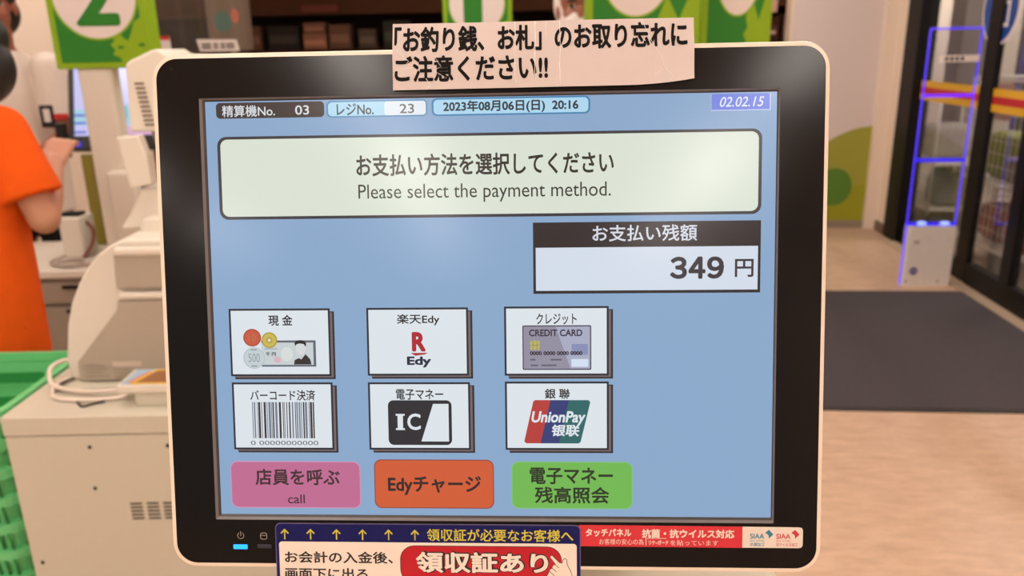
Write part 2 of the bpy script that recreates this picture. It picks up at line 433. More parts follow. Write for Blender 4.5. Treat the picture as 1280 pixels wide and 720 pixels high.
[tx(b, q, 97.2 + 9.75 * k, 16.5, 106.2 + 9.75 * k, 28.4, 3, scr((56, 50, 56)), .04) for k, q in enumerate('３４９')]; tx(b, '円', 131.4, 17.3, 141.2, 26.9, 3, scr((56, 50, 56)), .016)
ui('amount_panel', b)

def paybtn(x0, y0, x1, y1):
    b = MB()
    fl(b, rect(x0 + 2.3, y0 - 1.7, x1 + 2.3, y1 - 1.7), 1, scr((50, 42, 42)))
    fl(b, rect(x0 + 2.0, y0 - .75, x1 + 1.2, y1 - 2.2), 2, scr((118, 104, 106)))
    fl(b, rect(x0, y0, x1, y1), 3, scr((42, 42, 52)))
    fl(b, rect(x0 + 1.1, y0 + 1.1, x1 - 1.1, y1 - 1.1), 4, LW)
    return b
B1 = (-143.6, -35.7, -87.3, 1.8)
b = paybtn(*B1)
tx(b, '現 金', -121.6, -7.7, -108.1, -1.7, 5, LT, .02)
NG = scr((96, 104, 116))
fl(b, rect(-126, -30.4, -95.6, -15.8), 5, scr((98, 104, 118))); fl(b, rect(-126, -29.4, -97.0, -17.0), 6, scr((204, 212, 214)))
fl(b, ell(-111.8, -23.4, 3.4, 4.0), 7, scr((220, 226, 224)))
fl(b, ell(-104.0, -20.4, 2.7, 3.6), 7, scr((218, 220, 222)))
fl(b, [(-107.0, -19.0), (-107.4, -17.2), (-106.2, -15.9), (-104.0, -15.6), (-101.8, -16.0), (-100.8, -17.6), (-101.2, -19.4), (-102.2, -17.9), (-104.4, -17.5), (-106.2, -17.9)], 8, scr((40, 34, 36)))
fl(b, [(-108.0, -29.2), (-107.6, -26.8), (-105.2, -25.6), (-103.8, -26.4), (-101.4, -23.4), (-98.8, -26.4), (-98.2, -29.2)], 8, scr((54, 46, 46)))
tx(b, '千 円', -123.6, -24.6, -118.0, -22.2, 7, scr((52, 50, 54)), .03)
fl(b, ell(-117.2, -26.6, 1.9, 1.7), 7, scr((224, 180, 190)))
fl(b, rect(-124.4, -20.8, -117, -20.0), 7, scr((176, 184, 190)))
fl(b, ell(-130.2, -25.5, 6.1, 6.0), 7, scr((186, 200, 206))); fl(b, ell(-130.2, -25.5, 5.5, 5.4), 8, scr((200, 212, 216)))
tx(b, '500', -133.4, -27.8, -127.0, -23.0, 9, scr((150, 158, 164)), .0)
fl(b, rect(-132, -30.3, -128.6, -29.6), 9, scr((150, 158, 164))); fl(b, rect(-132, -21.3, -128.6, -20.6), 9, scr((150, 158, 164)))
fl(b, ell(-130.9, -14.2, 5.0, 4.9), 9, scr((176, 74, 56))); fl(b, ell(-130.9, -14.2, 4.3, 4.2), 10, scr((204, 92, 66)))
tx(b, '10', -132.8, -16.2, -128.8, -12.4, 11, scr((190, 120, 70)), .0)
fl(b, ell(-121.3, -15.6, 4.4, 4.4), 9, scr((176, 156, 64))); fl(b, ell(-121.3, -15.6, 3.7, 3.7), 10, scr((206, 188, 86)))
fl(b, ell(-121.3, -15.6, 1.7, 1.7), 11, scr((180, 158, 60))); fl(b, ell(-121.3, -15.6, .9, .9), 12, scr((232, 226, 200)))
ui('payment_button', b, 'white cash button with coins and banknote picture')
B2 = (-67.1, -35.5, -11.4, 1.9)
b = paybtn(*B2); tx(b, '楽天Edy', -50.4, -7.8, -27.0, -1.6, 5, LT, .018)
tx(b, 'R', -42.4, -22.2, -34.8, -11.4, 5, scr((178, 36, 48)), .05)
fl(b, [(-43.3, -23.0), (-33.6, -22.9), (-35.4, -23.8), (-40.6, -24.5)], 5, scr((178, 36, 48)))
tx(b, 'Edy', -45.3, -31.0, -32.0, -24.9, 5, scr((38, 42, 66)), .04)
ui('payment_button', b, 'white button with red letter R above a dark word')
B3 = (8.2, -35.6, 64.6, 2.2)
b = paybtn(*B3); tx(b, 'クレジット', 25.6, -7.7, 47.4, -1.6, 5, LT, .016)
fl(b, rrect(18.0, -32.5, 55.2, -8.1, .8), 5, scr((72, 66, 84))); fl(b, rrect(18.6, -31.9, 54.6, -8.7, .6), 6, scr((150, 146, 164)))
fl(b, [(36.0, -8.9), (54.4, -8.9), (54.4, -31.7), (44, -31.7)], 7, scr((172, 176, 200)))
tx(b, 'CREDIT CARD', 21.6, -14.1, 50.4, -10.3, 8, scr((60, 52, 70)), .03)
fl(b, rrect(22.2, -21.4, 27.4, -16.4, .5), 8, scr((188, 180, 106)))
for q in (23.7, 25.9): fl(b, rect(q - .15, -21.4, q + .15, -16.4), 9, scr((140, 134, 90)))
fl(b, rect(22.2, -19.1, 27.4, -18.8), 9, scr((140, 134, 90)))
fl(b, rect(44.6, -24.2, 53.4, -18.3), 8, scr((138, 146, 186)))
tx(b, '0000 0000 0000 0000', 22.0, -24.4, 50.4, -22.2, 9, scr((60, 50, 62)), .05)
fl(b, rrect(44.4, -30.8, 53.6, -26.5, .6), 8, scr((216, 228, 248)))
for x0, x1, y in ((22.2, 25.0, -27.3), (33.2, 39.2, -27.3), (22.4, 26.4, -30.4), (28.2, 36.4, -30.4)): fl(b, rect(x0, y, x1, y + .9), 8, scr((104, 96, 114)))
ui('payment_button', b, 'white button with grey credit card picture')
B4 = (-143.4, -77.0, -86.9, -39.2)
b = paybtn(*B4); tx(b, 'バーコード決済', -133.2, -49.4, -96.8, -43.4, 5, LT, .016)
x = -132.4; rnd = random.Random(3)
while x < -97.2:
    wd = rnd.choice((.35, .5, .8, 1.2)); c = rnd.choice(((58, 50, 54), (58, 50, 54), (120, 126, 144)))
    fl(b, rect(x, -70.6, min(x + wd, -97.0), -50.2), 5, scr(c)); x += wd + rnd.choice((.35, .5, .7, .9))
tx(b, '0 00000000000', -133.8, -74.5, -95.8, -72.0, 5, scr((96, 94, 104)), 0)
ui('payment_button', b, 'white button with barcode picture')
B5 = (-67.2, -76.9, -10.9, -39.2)
b = paybtn(*B5); tx(b, '電子マネー', -51.8, -48.9, -25.7, -43.0, 5, LT, .016)
fl(b, rrect(-56.4, -74.2, -21.2, -49.2, 3), 5, scr((44, 42, 48)))
fl(b, [(-38.2, -72.2), (-22.9, -72.2), (-22.9, -51.2), (-31.4, -51.2)], 6, LW)
tx(b, 'I', -51.2, -65.6, -48.2, -56.8, 6, LW, .02)
fl(b, rect(-52.2, -57.8, -47.2, -56.8), 7, LW); fl(b, rect(-52.2, -65.8, -47.2, -64.8), 7, LW)
tx(b, 'C', -45.8, -65.8, -38.4, -56.6, 6, LW, .02)
ui('payment_button', b, 'white button with black card picture reading IC')
B6 = (8.2, -76.8, 64.6, -38.9)
b = paybtn(*B6); tx(b, '銀 聯', 29.9, -48.4, 43.5, -42.8, 5, LT, .02)
def slant(x0, x1, y0, y1, s): return [(x0, y0), (x1, y0), (x1 + s, y1), (x0 + s, y1)]
S = 5.6
pl = lambda x0, x1: slant(x0, x1, -73.1, -49.1, S)
RR = scr((186, 62, 58)); BB = scr((52, 62, 120)); GG = scr((44, 104, 104))
fl(b, [(19.6, -73.1), (29, -73.1), (34.2, -49.1), (24.6, -49.1), (23.6, -49.8), (18.5, -72.0)], 5, RR)
fl(b, pl(27.4, 38.6), 6, BB)
fl(b, [(37.4, -73.1), (48.2, -73.1), (49.3, -72.2), (54.6, -50.2), (53.6, -49.1), (43.0, -49.1)], 7, GG)
tx(b, 'UnionPay', 22.6, -63.4, 52.0, -55.2, 8, LW, .03, .2); tx(b, '银联', 33.6, -69.2, 48.6, -62.6, 9, LW, .03, .12)
ui('payment_button', b, 'white button with slanted red, blue and green logo')
def softbtn(x0, y0, x1, y1, edge, fill):
    b = MB(); fl(b, rrect(x0 - .6, y0 - .6, x1 + .6, y1 + .6, 4), 1, scr(edge)); fl(b, rrect(x0, y0, x1, y1, 3.6), 2, scr(fill)); return b
BK = scr((68, 44, 48))
b = softbtn(-145.6, -109.8, -73.2, -84.2, (206, 150, 186), (196, 110, 150)); tx(b, '店員を呼ぶ', -132, -97.3, -84.3, -88.0, 3, BK, .024); tx(b, 'call', -114.0, -107.7, -104.4, -102.6, 3, BK, .008)
ui('touch_button', b, 'pink call button')
b = softbtn(-64.4, -109.5, 1.0, -83.0, (150, 78, 70), (214, 94, 54)); tx(b, 'Edyチャージ', -57.4, -102.6, -5.6, -91.6, 3, scr((52, 34, 34)), .028)
ui('touch_button', b, 'orange charge button')
b = softbtn(11.8, -109.3, 77.0, -83.9, (132, 196, 128), (116, 188, 84)); BKG = scr((44, 52, 34))
tx(b, '電子マネー', 21.3, -96.0, 66.8, -86.6, 3, BKG, .024); tx(b, '残高照会', 24.0, -106.8, 64.8, -97.4, 3, BKG, .024)
ui('touch_button', b, 'green balance button')

# indicators on the bezel
PR = mat('printed_grey', (150, 140, 128), 0.6)
b = MB(); b.box(-145.2, -133.4, 1.9, -137.2, -130.8, 2.3, emit('led_blue', (30, 150, 255), 2.2), .3, 2, MM)
pw = MB(); pw.strip(at3(ell(-140.9, -125.7, 1.95, 1.95, 24, 120, 420), 1.96), at3(ell(-140.9, -125.7, 1.6, 1.6, 24, 120, 420), 1.96), PR, MM, closed=False)
pw.flat(rect(-141.1, -126.0, -140.7, -123.2), 1.97, PR, MM)
o = b.build('power_light', term, TM); o['label'] = 'glowing blue power light'
pw.build('power_mark', o)
b = MB(); b.box(-131.6, -132.8, 1.9, -123.6, -130.7, 2.2, mat('led_off', (46, 44, 62), 0.3), .3, 2, MM)
o = b.build('disk_light', term, TM); o['label'] = 'unlit dark disk light'
hd = MB(); hd.strip(at3(rrect(-129.8, -127.9, -125.9, -123.9, 1.2), 1.96), at3(rrect(-129.45, -127.55, -126.25, -124.25, .9), 1.96), PR, MM)
hd.flat(rect(-129.6, -125.6, -126.1, -125.3), 1.97, PR, MM); hd.build('disk_mark', o)
# neck and pedestal carrying the display
nk = MB()
def q2(x0, x1, y, z): return (x0, x1, y, z)
nk.loft([[(-.07, -.04, z0 - .0) for z0 in ()] or [(x, y, z) for x, y in ((-.06, -.10), (.06, -.10), (.06, .0), (-.06, .0))] for z in (1.065,)] +
        [[(x, y, 1.30) for x, y in ((-.05, -.12), (.05, -.12), (.05, -.02), (-.05, -.02))]], CREAM, None, smooth=False)
nk.build('neck', term)
pd = MB(); pd.box(-.185, -.135, 0.0, .165, .17, 1.072, CREAM, .012, 3)
pd.build('pedestal', term)
dv = MB(); dv.box(-.185, -.137, .30, .165, -.1345, .303, DARK); dv.box(.045, -.1365, .31, .048, -.1345, 1.06, DARK)
dv.build('door_gap', term)

# --- folded paper notice taped over the top edge
NT = thing('paper_notice', 'wide white paper notice in bold black Japanese taped over the top rim of the screen', 'notice')
NT.matrix_local = MON @ Matrix.Translation((0.0297, 0.1355, 0.0042))
PAPER = mat('notice_paper', (212, 199, 192), 0.45, 0.35, var=0.02)
FOLD = 0.9                                             # fold line just above the bezel edge (mm, local)
def npos(x, y):                                        # x, y in mm on the sheet -> local position
    z = 0.0
    if y > FOLD: 
        a = math.radians(11); y2 = FOLD + (y - FOLD) * math.cos(a); z -= (y - FOLD) * math.sin(a); y = y2
    if y < -10 and x > 40:
        z += ((x - 40) / 40.0) ** 2 * ((-10 - y) / 8.0) * 1.5
    return (x * .001, y * .001, z * .001)
def outl_bottom(x):                                   # hand-cut lower edge rising at the right end
    t = (x + 78) / 157.0
    return -17.8 + 0.6 * t + (2.6 * ((x - 45) / 34.0) ** 2 if x > 45 else 0)
def outl_top(x): return 17.4 + .1 * math.sin(x * .05)
pn = MB(); NX, NY = 48, 16
for side, dz in ((0, 0.0), (1, -0.35)):
    vs = []
    for j in range(NY + 1):
        for i in range(NX + 1):
            x = -78.6 + 157.4 * i / NX; y0_, y1_ = outl_bottom(x), outl_top(x)
            p = npos(x, y0_ + (y1_ - y0_) * j / NY); vs.append((p[0], p[1], p[2] + dz * .001))
    fs = [[j * (NX + 1) + i, j * (NX + 1) + i + 1, (j + 1) * (NX + 1) + i + 1, (j + 1) * (NX + 1) + i] for j in range(NY) for i in range(NX)]
    if side: fs = [f[::-1] for f in fs]
    pn.add(vs, fs, PAPER, smooth=True)
edge = [(i, 0) for i in range(NX + 1)] + [(NX, j) for j in range(1, NY + 1)] + [(i, NY) for i in range(NX - 1, -1, -1)] + [(0, j) for j in range(NY - 1, 0, -1)]
per = []
for i, j in edge:
    x = -78.6 + 157.4 * i / NX; y0_, y1_ = outl_bottom(x), outl_top(x); per.append(npos(x, y0_ + (y1_ - y0_) * j / NY))
pn.strip([(p[0], p[1], p[2] - .00035) for p in per], per, PAPER)
pn.build('paper', NT)
INK = mat('black_ink', (16, 12, 11), 0.6, 0.15)
def ntext(b, s, x0, y0, x1, y1, bold):
    vs, fs = text_mesh(s, bold, 0)
    xa = min(v[0] for v in vs); xb = max(v[0] for v in vs); ya = min(v[1] for v in vs); yb = max(v[1] for v in vs)
    pts = []
    for v in vs:
        p = npos(x0 + (v[0] - xa) / (xb - xa) * (x1 - x0), y0 + (v[1] - ya) / (yb - ya) * (y1 - y0))
        pts.append((p[0], p[1], p[2] + .00012 + v[2] * .012))
    b.add(pts, fs, INK)
nb = MB()
ntext(nb, '「お釣り銭、お札」のお取り忘れに', -77.6, 1.4, 75.4, 15.6, .036)
ntext(nb, 'ご注意ください!!', -77.6, -13.8, 3.2, -0.2, .031)
nb.build('lettering', NT)
TAPE = mat('tape_highlight_white', (252, 250, 246), 0.12, 0.9)  # clear tape wrinkles, their bright highlights put into the white colour
rj = random.Random(11)
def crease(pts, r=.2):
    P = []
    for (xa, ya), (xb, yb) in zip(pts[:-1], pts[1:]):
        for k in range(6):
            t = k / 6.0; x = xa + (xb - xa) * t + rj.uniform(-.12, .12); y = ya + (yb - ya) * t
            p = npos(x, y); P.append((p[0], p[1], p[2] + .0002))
    MB().tube(P, [r * .001 * rj.uniform(.5, 1.3) for _ in P], TAPE, 5).build('tape_crease_highlight', NT)
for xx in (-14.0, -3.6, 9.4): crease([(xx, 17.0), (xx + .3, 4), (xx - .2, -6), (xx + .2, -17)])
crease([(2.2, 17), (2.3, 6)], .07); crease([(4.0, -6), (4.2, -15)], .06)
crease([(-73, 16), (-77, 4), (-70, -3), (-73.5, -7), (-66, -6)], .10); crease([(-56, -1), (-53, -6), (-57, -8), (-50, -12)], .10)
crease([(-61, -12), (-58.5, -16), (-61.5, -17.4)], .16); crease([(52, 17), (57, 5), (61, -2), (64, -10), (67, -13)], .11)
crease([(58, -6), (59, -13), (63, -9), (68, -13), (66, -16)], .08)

# --- red strip sticker along the lower bezel
ST = thing('sticker', 'red and white antiviral strip sticker on the lower bezel right of the receipt card', 'sticker')
ST.matrix_local = MON @ Matrix.Translation((0.1087, -0.12390, 0.00212))
SR = mat('sticker_red', (206, 48, 58), 0.4, 0.4, var=0.01); SW = mat('sticker_white', (226, 214, 198), 0.4, 0.4, var=0.01)
b = MB()
b.flat([(-60.6, 5.9), (-60.6, -6.1), (60.2 - 2, -6.2), (59.6, -5.8), (60.2, -4.6), (60.2, 3.8), (59.6, 5.0), (58.2, 5.4), (28, 5.6)], 0.1, SW, MM)
b.flat([(-60.6, 5.9), (-60.6, -6.1), (27.9, -6.3), (27.9, 5.6)], .14, SR, MM)
b.build('sheet', ST)
b = MB()
def stx(s, x0, y0, x1, y1, m, bold): b.text(s, x0, y0, x1, y1, .18, m, bold, 0, MM)
stx('タッチパネル', -57.0, -.6, -32.0, 3.9, SW, .04); stx('抗菌・抗ウイルス対応', -26.4, -1.1, 23.6, 3.9, SW, .04)
stx('お客様の安心の為', -49.6, -5.0, -25.4, -1.8, SW, .0); stx('リケ~ガード', -22.6, -4.9, -12.0, -2.4, SW, .035); stx('を貼っています', -11.0, -5.2, 15.0, -2.2, SW, .0)
b.flat(rect(-24.3, -5.2, -23.9, -1.2), .18, SW, MM); b.flat(rect(-24.3, -1.5, -13, -1.2), .19, SW, MM)
for x0, m, lab in ((32.0, mat('mark_teal', (40, 122, 150), .5), '抗菌加工'), (46.0, mat('mark_red', (200, 52, 66), .5), '抗ウイルス加工')):
    stx('SIAA', x0, -1.1, x0 + 7.6, 1.8, m, .02); stx('ISO 22196' if x0 < 40 else 'ISO 21702', x0, -2.7, x0 + 7.6, -1.8, m, .0)
    stx(lab, x0, -5.2, x0 + (8.0 if x0 < 40 else 11.4), -3.3, m, .01)
    b.flat([(x0 + 8.0, 2.2), (x0 + 10.0, 4.0), (x0 + 12.4, 1.4), (x0 + 10.0, -1.0), (x0 + 10.0, .6), (x0 + 9.2, 1.6)], .18, m, MM)
b.build('lettering', ST)

# --- navy receipt card hanging over the lower edge
RC = thing('receipt_card', 'navy and white receipt notice card with yellow arrows on the lower edge of the screen', 'notice card')
RC.matrix_local = MON @ Matrix.Translation((-0.0360, -0.1180, 0.00215))
NAVY = mat('card_navy', (14, 18, 84), 0.4, 0.25, var=0.03); CW = mat('card_white', (236, 220, 204), 0.4, 0.4, var=0.01)
CY = mat('card_yellow', (200, 190, 62), 0.45, 0.4, var=0.01); CR = mat('card_red', (184, 20, 36), 0.4, 0.4, var=0.02); CK = mat('card_black', (24, 18, 18), 0.5)
NE = mat('card_edge', (92, 84, 118), 0.4)
b = MB()
b.prism([(p[0], p[1]) for p in rrect(-85.0, -46, 85.0, 0, 3)], 0, .45, NE, MM)
b.flat(rrect(-84.5, -45.5, 84.5, -.5, 2.8), .48, NAVY, MM)
b.flat(rrect(-83.0, -44, 82.8, -10.6, 1.8), .52, CW, MM)
b.build('sheet', RC)
b = MB()
def ctx(s, x0, y0, x1, y1, m, bold, lv=.60): b.text(s, x0, y0, x1, y1, lv, m, bold, 0, MM)
for i in range(6):
    x = -79.6 + 14.62 * i; y1, y0 = -3.2, -9.3
    b.flat(rect(x - .35, y0, x + .35, y1 - .4), .56, CY, MM)
    b.flat([(x, y1), (x + 2.4, y1 - 2.5), (x + 1.8, y1 - 3.0), (x, y1 - 1.1), (x - 1.8, y1 - 3.0), (x - 2.4, y1 - 2.5)], .57, CY, MM)
ctx('領収証が必要なお客様へ', .2, -9.6, 81.0, -2.6, CY, .014)
ctx('お会計の入金後、', -80.0, -22.8, -19.0, -16.0, CK, .022); ctx('画面下に出る', -80.0, -32.3, -33.4, -25.5, CK, .022)
b.flat(rrect(-15.0, -34, 74.6, -12.2, 8), .56, CK, MM); b.flat(rrect(-14.6, -33.6, 74.2, -12.6, 7.6), .58, CR, MM)
ctx('領収証あり', -6.2, -28.0, 67.7, -15.0, CK, .085, .585); ctx('領収証あり', -6.2, -27.6, 67.2, -15.7, CW, .035, .64)
hand_o = [(68.6, -17.0), (69.6, -17.2), (73.4, -21.0), (74.6, -21.4), (75.2, -19.4), (76.4, -18.6), (77.5, -19.4), (77.6, -22.0), (79.6, -26.0), (81.4, -32.0), (70.0, -34.0), (66.2, -29.0), (67.0, -27.4), (67.6, -25.4), (69.0, -24.2), (69.6, -22.6), (71.0, -22.4), (68.0, -18.4)]
b.flat(hand_o, .66, CK, MM)
cx = sum(p[0] for p in hand_o) / len(hand_o); cy = sum(p[1] for p in hand_o) / len(hand_o)
hand_i = []
for i, p in enumerate(hand_o):
    a, c = Vector(hand_o[i - 1]), Vector(hand_o[(i + 1) % len(hand_o)]); d = (c - a).normalized(); nn = Vector((d.y, -d.x))
    hand_i.append((p[0] + nn.x * .35, p[1] + nn.y * .35))
b.flat(hand_i, .68, CW, MM)
for pa, pb in (((71.0, -22.4), (73.0, -24.2)), ((69.0, -24.2), (71.6, -26.4)), ((67.6, -26.0), (70.4, -28.6))):
    d = (Vector(pb) - Vector(pa)).normalized(); nn = Vector((-d.y, d.x)) * .17
    b.flat([(pa[0] - nn.x, pa[1] - nn.y), (pb[0] - nn.x, pb[1] - nn.y), (pb[0] + nn.x, pb[1] + nn.y), (pa[0] + nn.x, pa[1] + nn.y)], .70, CK, MM)
for a in (60, 110, 160): 
    ca, sa = math.cos(math.radians(a)), math.sin(math.radians(a))
    b.flat([(67.6 + ca * 1.0 - sa * .12, -16.6 + sa * 1.0 + ca * .12), (67.6 + ca * 2.4 - sa * .12, -16.6 + sa * 2.4 + ca * .12), (67.6 + ca * 2.4 + sa * .12, -16.6 + sa * 2.4 - ca * .12), (67.6 + ca + sa * .12, -16.6 + sa - ca * .12)][::-1], .62, CK, MM)
b.build('print', RC)

# ================================================================== LEFT: cabinet with the neighbouring machine
CAB = thing('cabinet', 'cream steel cabinet with vent slots left behind the screen', 'cabinet', (-0.563, 1.848, 0))
b = MB(); b.box(-.4795, -.3655, 0.0, .4795, .36, .7055, CREAM, .002)
b.build('body', CAB)
b = MB(); b.box(-.481, -.367, .708, .481, .365, .75, CREAM, .003, 3); b.build('top', CAB)
b = MB()
for i in range(3):
    for j in range(5):
        x = -.2485 + i * .0345; z = .545 - j * .0088
        b.prism(rrect(x, z, x + .026, z + .0036, .0017, 3), 0, .0008, DARK, Matrix.Translation((0, -.3657, 0)) @ UP)
b.build('vent', CAB)
for x, z in ((-.310, .68), (-.315, .585), (-.458, .408), (-.150, .68)):
    MB()._cyl(Vector((x, -.3656, z)), Vector((0, -1, 0)), .0042, .0012, DARK, 12, None).build('screw', CAB)

MACH = thing('change_machine', 'cream cash change machine with grey rear panel standing on the cabinet', 'cash machine', (-0.75, 1.85, 0.75))
# silhouette in XZ (world), face at y = 1.67
def shift(pts): return [(x + .75, z - .75) for x, z in pts]
prof = shift([(-.995, .752), (-.998, .80), (-.982, .88), (-.965, .93), (-.941, .975), (-.915, 1.012), (-.892, 1.037), (-.862, 1.058), (-.831, 1.071), (-.5, 1.071), (-.5, .752)])
b = MB(); b.prism(prof, -.18, .17, WHITE_PLASTIC, Matrix.Rotation(math.radians(90), 4, 'X') @ Matrix.Diagonal((1, 1, -1, 1)), 0.006)
b.build('body', MACH)
FACE = Matrix.Translation((0, -.184, 0)) @ UP
b = MB(); b.prism(shift([(-.969, .755), (-.965, .80), (-.860, .918), (-.855, .94), (-.5, .94), (-.5, .755)]), 0, .012, GREY_PANEL, FACE, .003)
b.build('rear_panel', MACH)
b = MB(); b.prism(shift([(-.853, .966), (-.846, 1.06), (-.5, 1.06), (-.5, .966)]), 0, .014, GREY_PANEL, FACE, .006); b.build('upper_panel', MACH)
b = MB(); b.box(-.094, -.205, .290, .25, -.18, .309, WHITE_PLASTIC, .007, 3); b.box(-.100, -.2, .192, .25, -.18, .208, WHITE_PLASTIC, .006, 3); b.build('grip_bar', MACH)
LABELM = mat('faded_label', (206, 190, 172), 0.5); PRT = mat('faded_print', (150, 138, 122), 0.6)
b = MB(); b.flat(shift(rect(-.888, .788, -.824, .800)), .0135, LABELM, FACE)
for x0, x1, z in ((-.955, -.905, .790), (-.955, -.90, .782), (-.95, -.91, .774), (-.955, -.90, .765), (-.888, -.85, .780), (-.888, -.835, .772), (-.888, -.845, .764), (-.888, -.86, .758)):
    b.flat(shift(rect(x0, z, x1, z + .0025)), .0135, PRT, FACE)
b.build('rating_label', MACH)
# display head of the neighbouring terminal, seen from behind
b = MB(); hp = [(-.838, 1.285), (-.8265, 1.428), (-.818, 1.436), (-.762, 1.459), (-.752, 1.460), (-.738, 1.448), (-.60, 1.440), (-.60, 1.284)]
b.prism(shift(hp), 0, .16, WHITE_PLASTIC, Matrix.Translation((0, -.05, 0)) @ UP @ Matrix.Translation((0, 0, -.16)), .006)
hd_ = b.build('display_head', MACH)
b = MB()
for i in range(10):
    t = i / 9.0; z = 1.386 - .088 * t; x0 = -.812 + .004 * t; x1 = -.791 + .0105 * t; x0 += (.0055 * t)
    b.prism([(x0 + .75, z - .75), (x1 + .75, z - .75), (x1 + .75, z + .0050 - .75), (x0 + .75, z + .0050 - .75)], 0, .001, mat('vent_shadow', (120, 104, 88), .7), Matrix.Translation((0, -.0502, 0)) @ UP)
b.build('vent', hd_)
b = MB(); b.prism(shift([(-.857, 1.277), (-.808, 1.28), (-.797, 1.236), (-.797, 1.172), (-.843, 1.166)]), 0, .03, WHITE_PLASTIC, Matrix.Translation((0, -.05, 0)) @ UP, .004)
b.build('arm_cover', MACH)
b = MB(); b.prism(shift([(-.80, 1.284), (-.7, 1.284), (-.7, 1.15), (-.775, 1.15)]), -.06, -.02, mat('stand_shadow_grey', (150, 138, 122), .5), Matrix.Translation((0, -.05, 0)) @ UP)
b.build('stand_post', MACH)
b = MB(); b.prism(shift([(-.896, 1.066), (-.868, 1.10), (-.833, 1.16), (-.70, 1.166), (-.62, 1.10), (-.62, 1.066)]), -.10, .0, WHITE_PLASTIC, Matrix.Translation((0, -.05, 0)) @ UP, .006)
b.prism(shift([(-.83, 1.066), (-.815, 1.10), (-.62, 1.10), (-.62, 1.066)]), 0, .05, WHITE_PLASTIC, Matrix.Translation((0, -.05, 0)) @ UP, .005)
b.build('stand_foot', MACH)

# coloured card reader tray
TR = thing('card_reader', 'flat white card reader with yellow framed brown pad on the cabinet top', 'card reader', (-0.72, 1.56, 0.75))
b = MB(); b.box(-.097, -.043, .032, .12, .045, .05, WHITE_PLASTIC, .003, 3); b.build('top_plate', TR)
b = MB(); b.box(-.066, -.036, 0.0, .11, .04, .034, CREAM, .003); b.build('base', TR)
b = MB(); b.flat([(-.09, -.038), (.115, -.038), (.115, .042), (-.09, .042)], .0503, mat('pad_blue', (160, 186, 206), .5))
b.flat([(-.083, -.030), (-.06, -.030), (-.04, .030), (-.06, .030)], .0506, mat('pad_pink', (206, 140, 132), .5))
b.flat([(-.072, -.038), (.115, -.038), (.115, .040), (-.048, .040)], .0508, mat('pad_yellow', (236, 188, 40), .5))
b.flat([(-.062, -.031), (.115, -.031), (.115, .033), (-.042, .033)], .0511, mat('pad_brown', (150, 100, 66), .5))
b.build('printed_pad', TR)
# white cables looped on the cabinet
def smooth(pts, n=8):
    P = [Vector(p) for p in pts]; out = []
    for i in range(len(P) - 1):
        p0, p1, p2, p3 = P[max(i - 1, 0)], P[i], P[i + 1], P[min(i + 2, len(P) - 1)]
        for k in range(n):
            t = k / n
            out.append(.5 * ((2 * p1) + (p2 - p0) * t + (2 * p0 - 5 * p1 + 4 * p2 - p3) * t * t + (3 * p1 - p0 - 3 * p2 + p3) * t ** 3))
    out.append(P[-1]); return out
CORD = mat('white_cord', (228, 212, 196), 0.45)
b = MB()
b.tube(smooth([(-.985, 1.70, .775), (-1.015, 1.70, .788), (-1.03, 1.66, .785), (-1.015, 1.625, .765), (-.985, 1.605, .760), (-.93, 1.585, .760), (-.86, 1.575, .765), (-.82, 1.57, .768)]), .0048, CORD, 10)
b.tube(smooth([(-1.0, 1.66, .757), (-1.005, 1.62, .757), (-.985, 1.575, .756), (-.95, 1.553, .756), (-.90, 1.548, .756), (-.84, 1.553, .757), (-.815, 1.56, .762)]), .0046, CORD, 10)
tag(b.build('power_cord'), 'white cord looped on the cabinet top beside the change machine', 'cord')
b = MB()
b.tube(smooth([(-.985, 1.665, .757), (-1.0, 1.635, .757), (-.975, 1.60, .757), (-.93, 1.60, .756), (-.86, 1.605, .756), (-.83, 1.60, .756)]), .0028, BLACK, 8)
b.tube(smooth([(-.93, 1.56, .7535), (-.905, 1.53, .7532), (-.893, 1.522, .7532), (-.88, 1.533, .7532), (-.86, 1.545, .7535)]), .0024, BLACK, 8)
tag(b.build('black_cord'), 'thin black cord tangled under the white cord on the cabinet', 'cord')

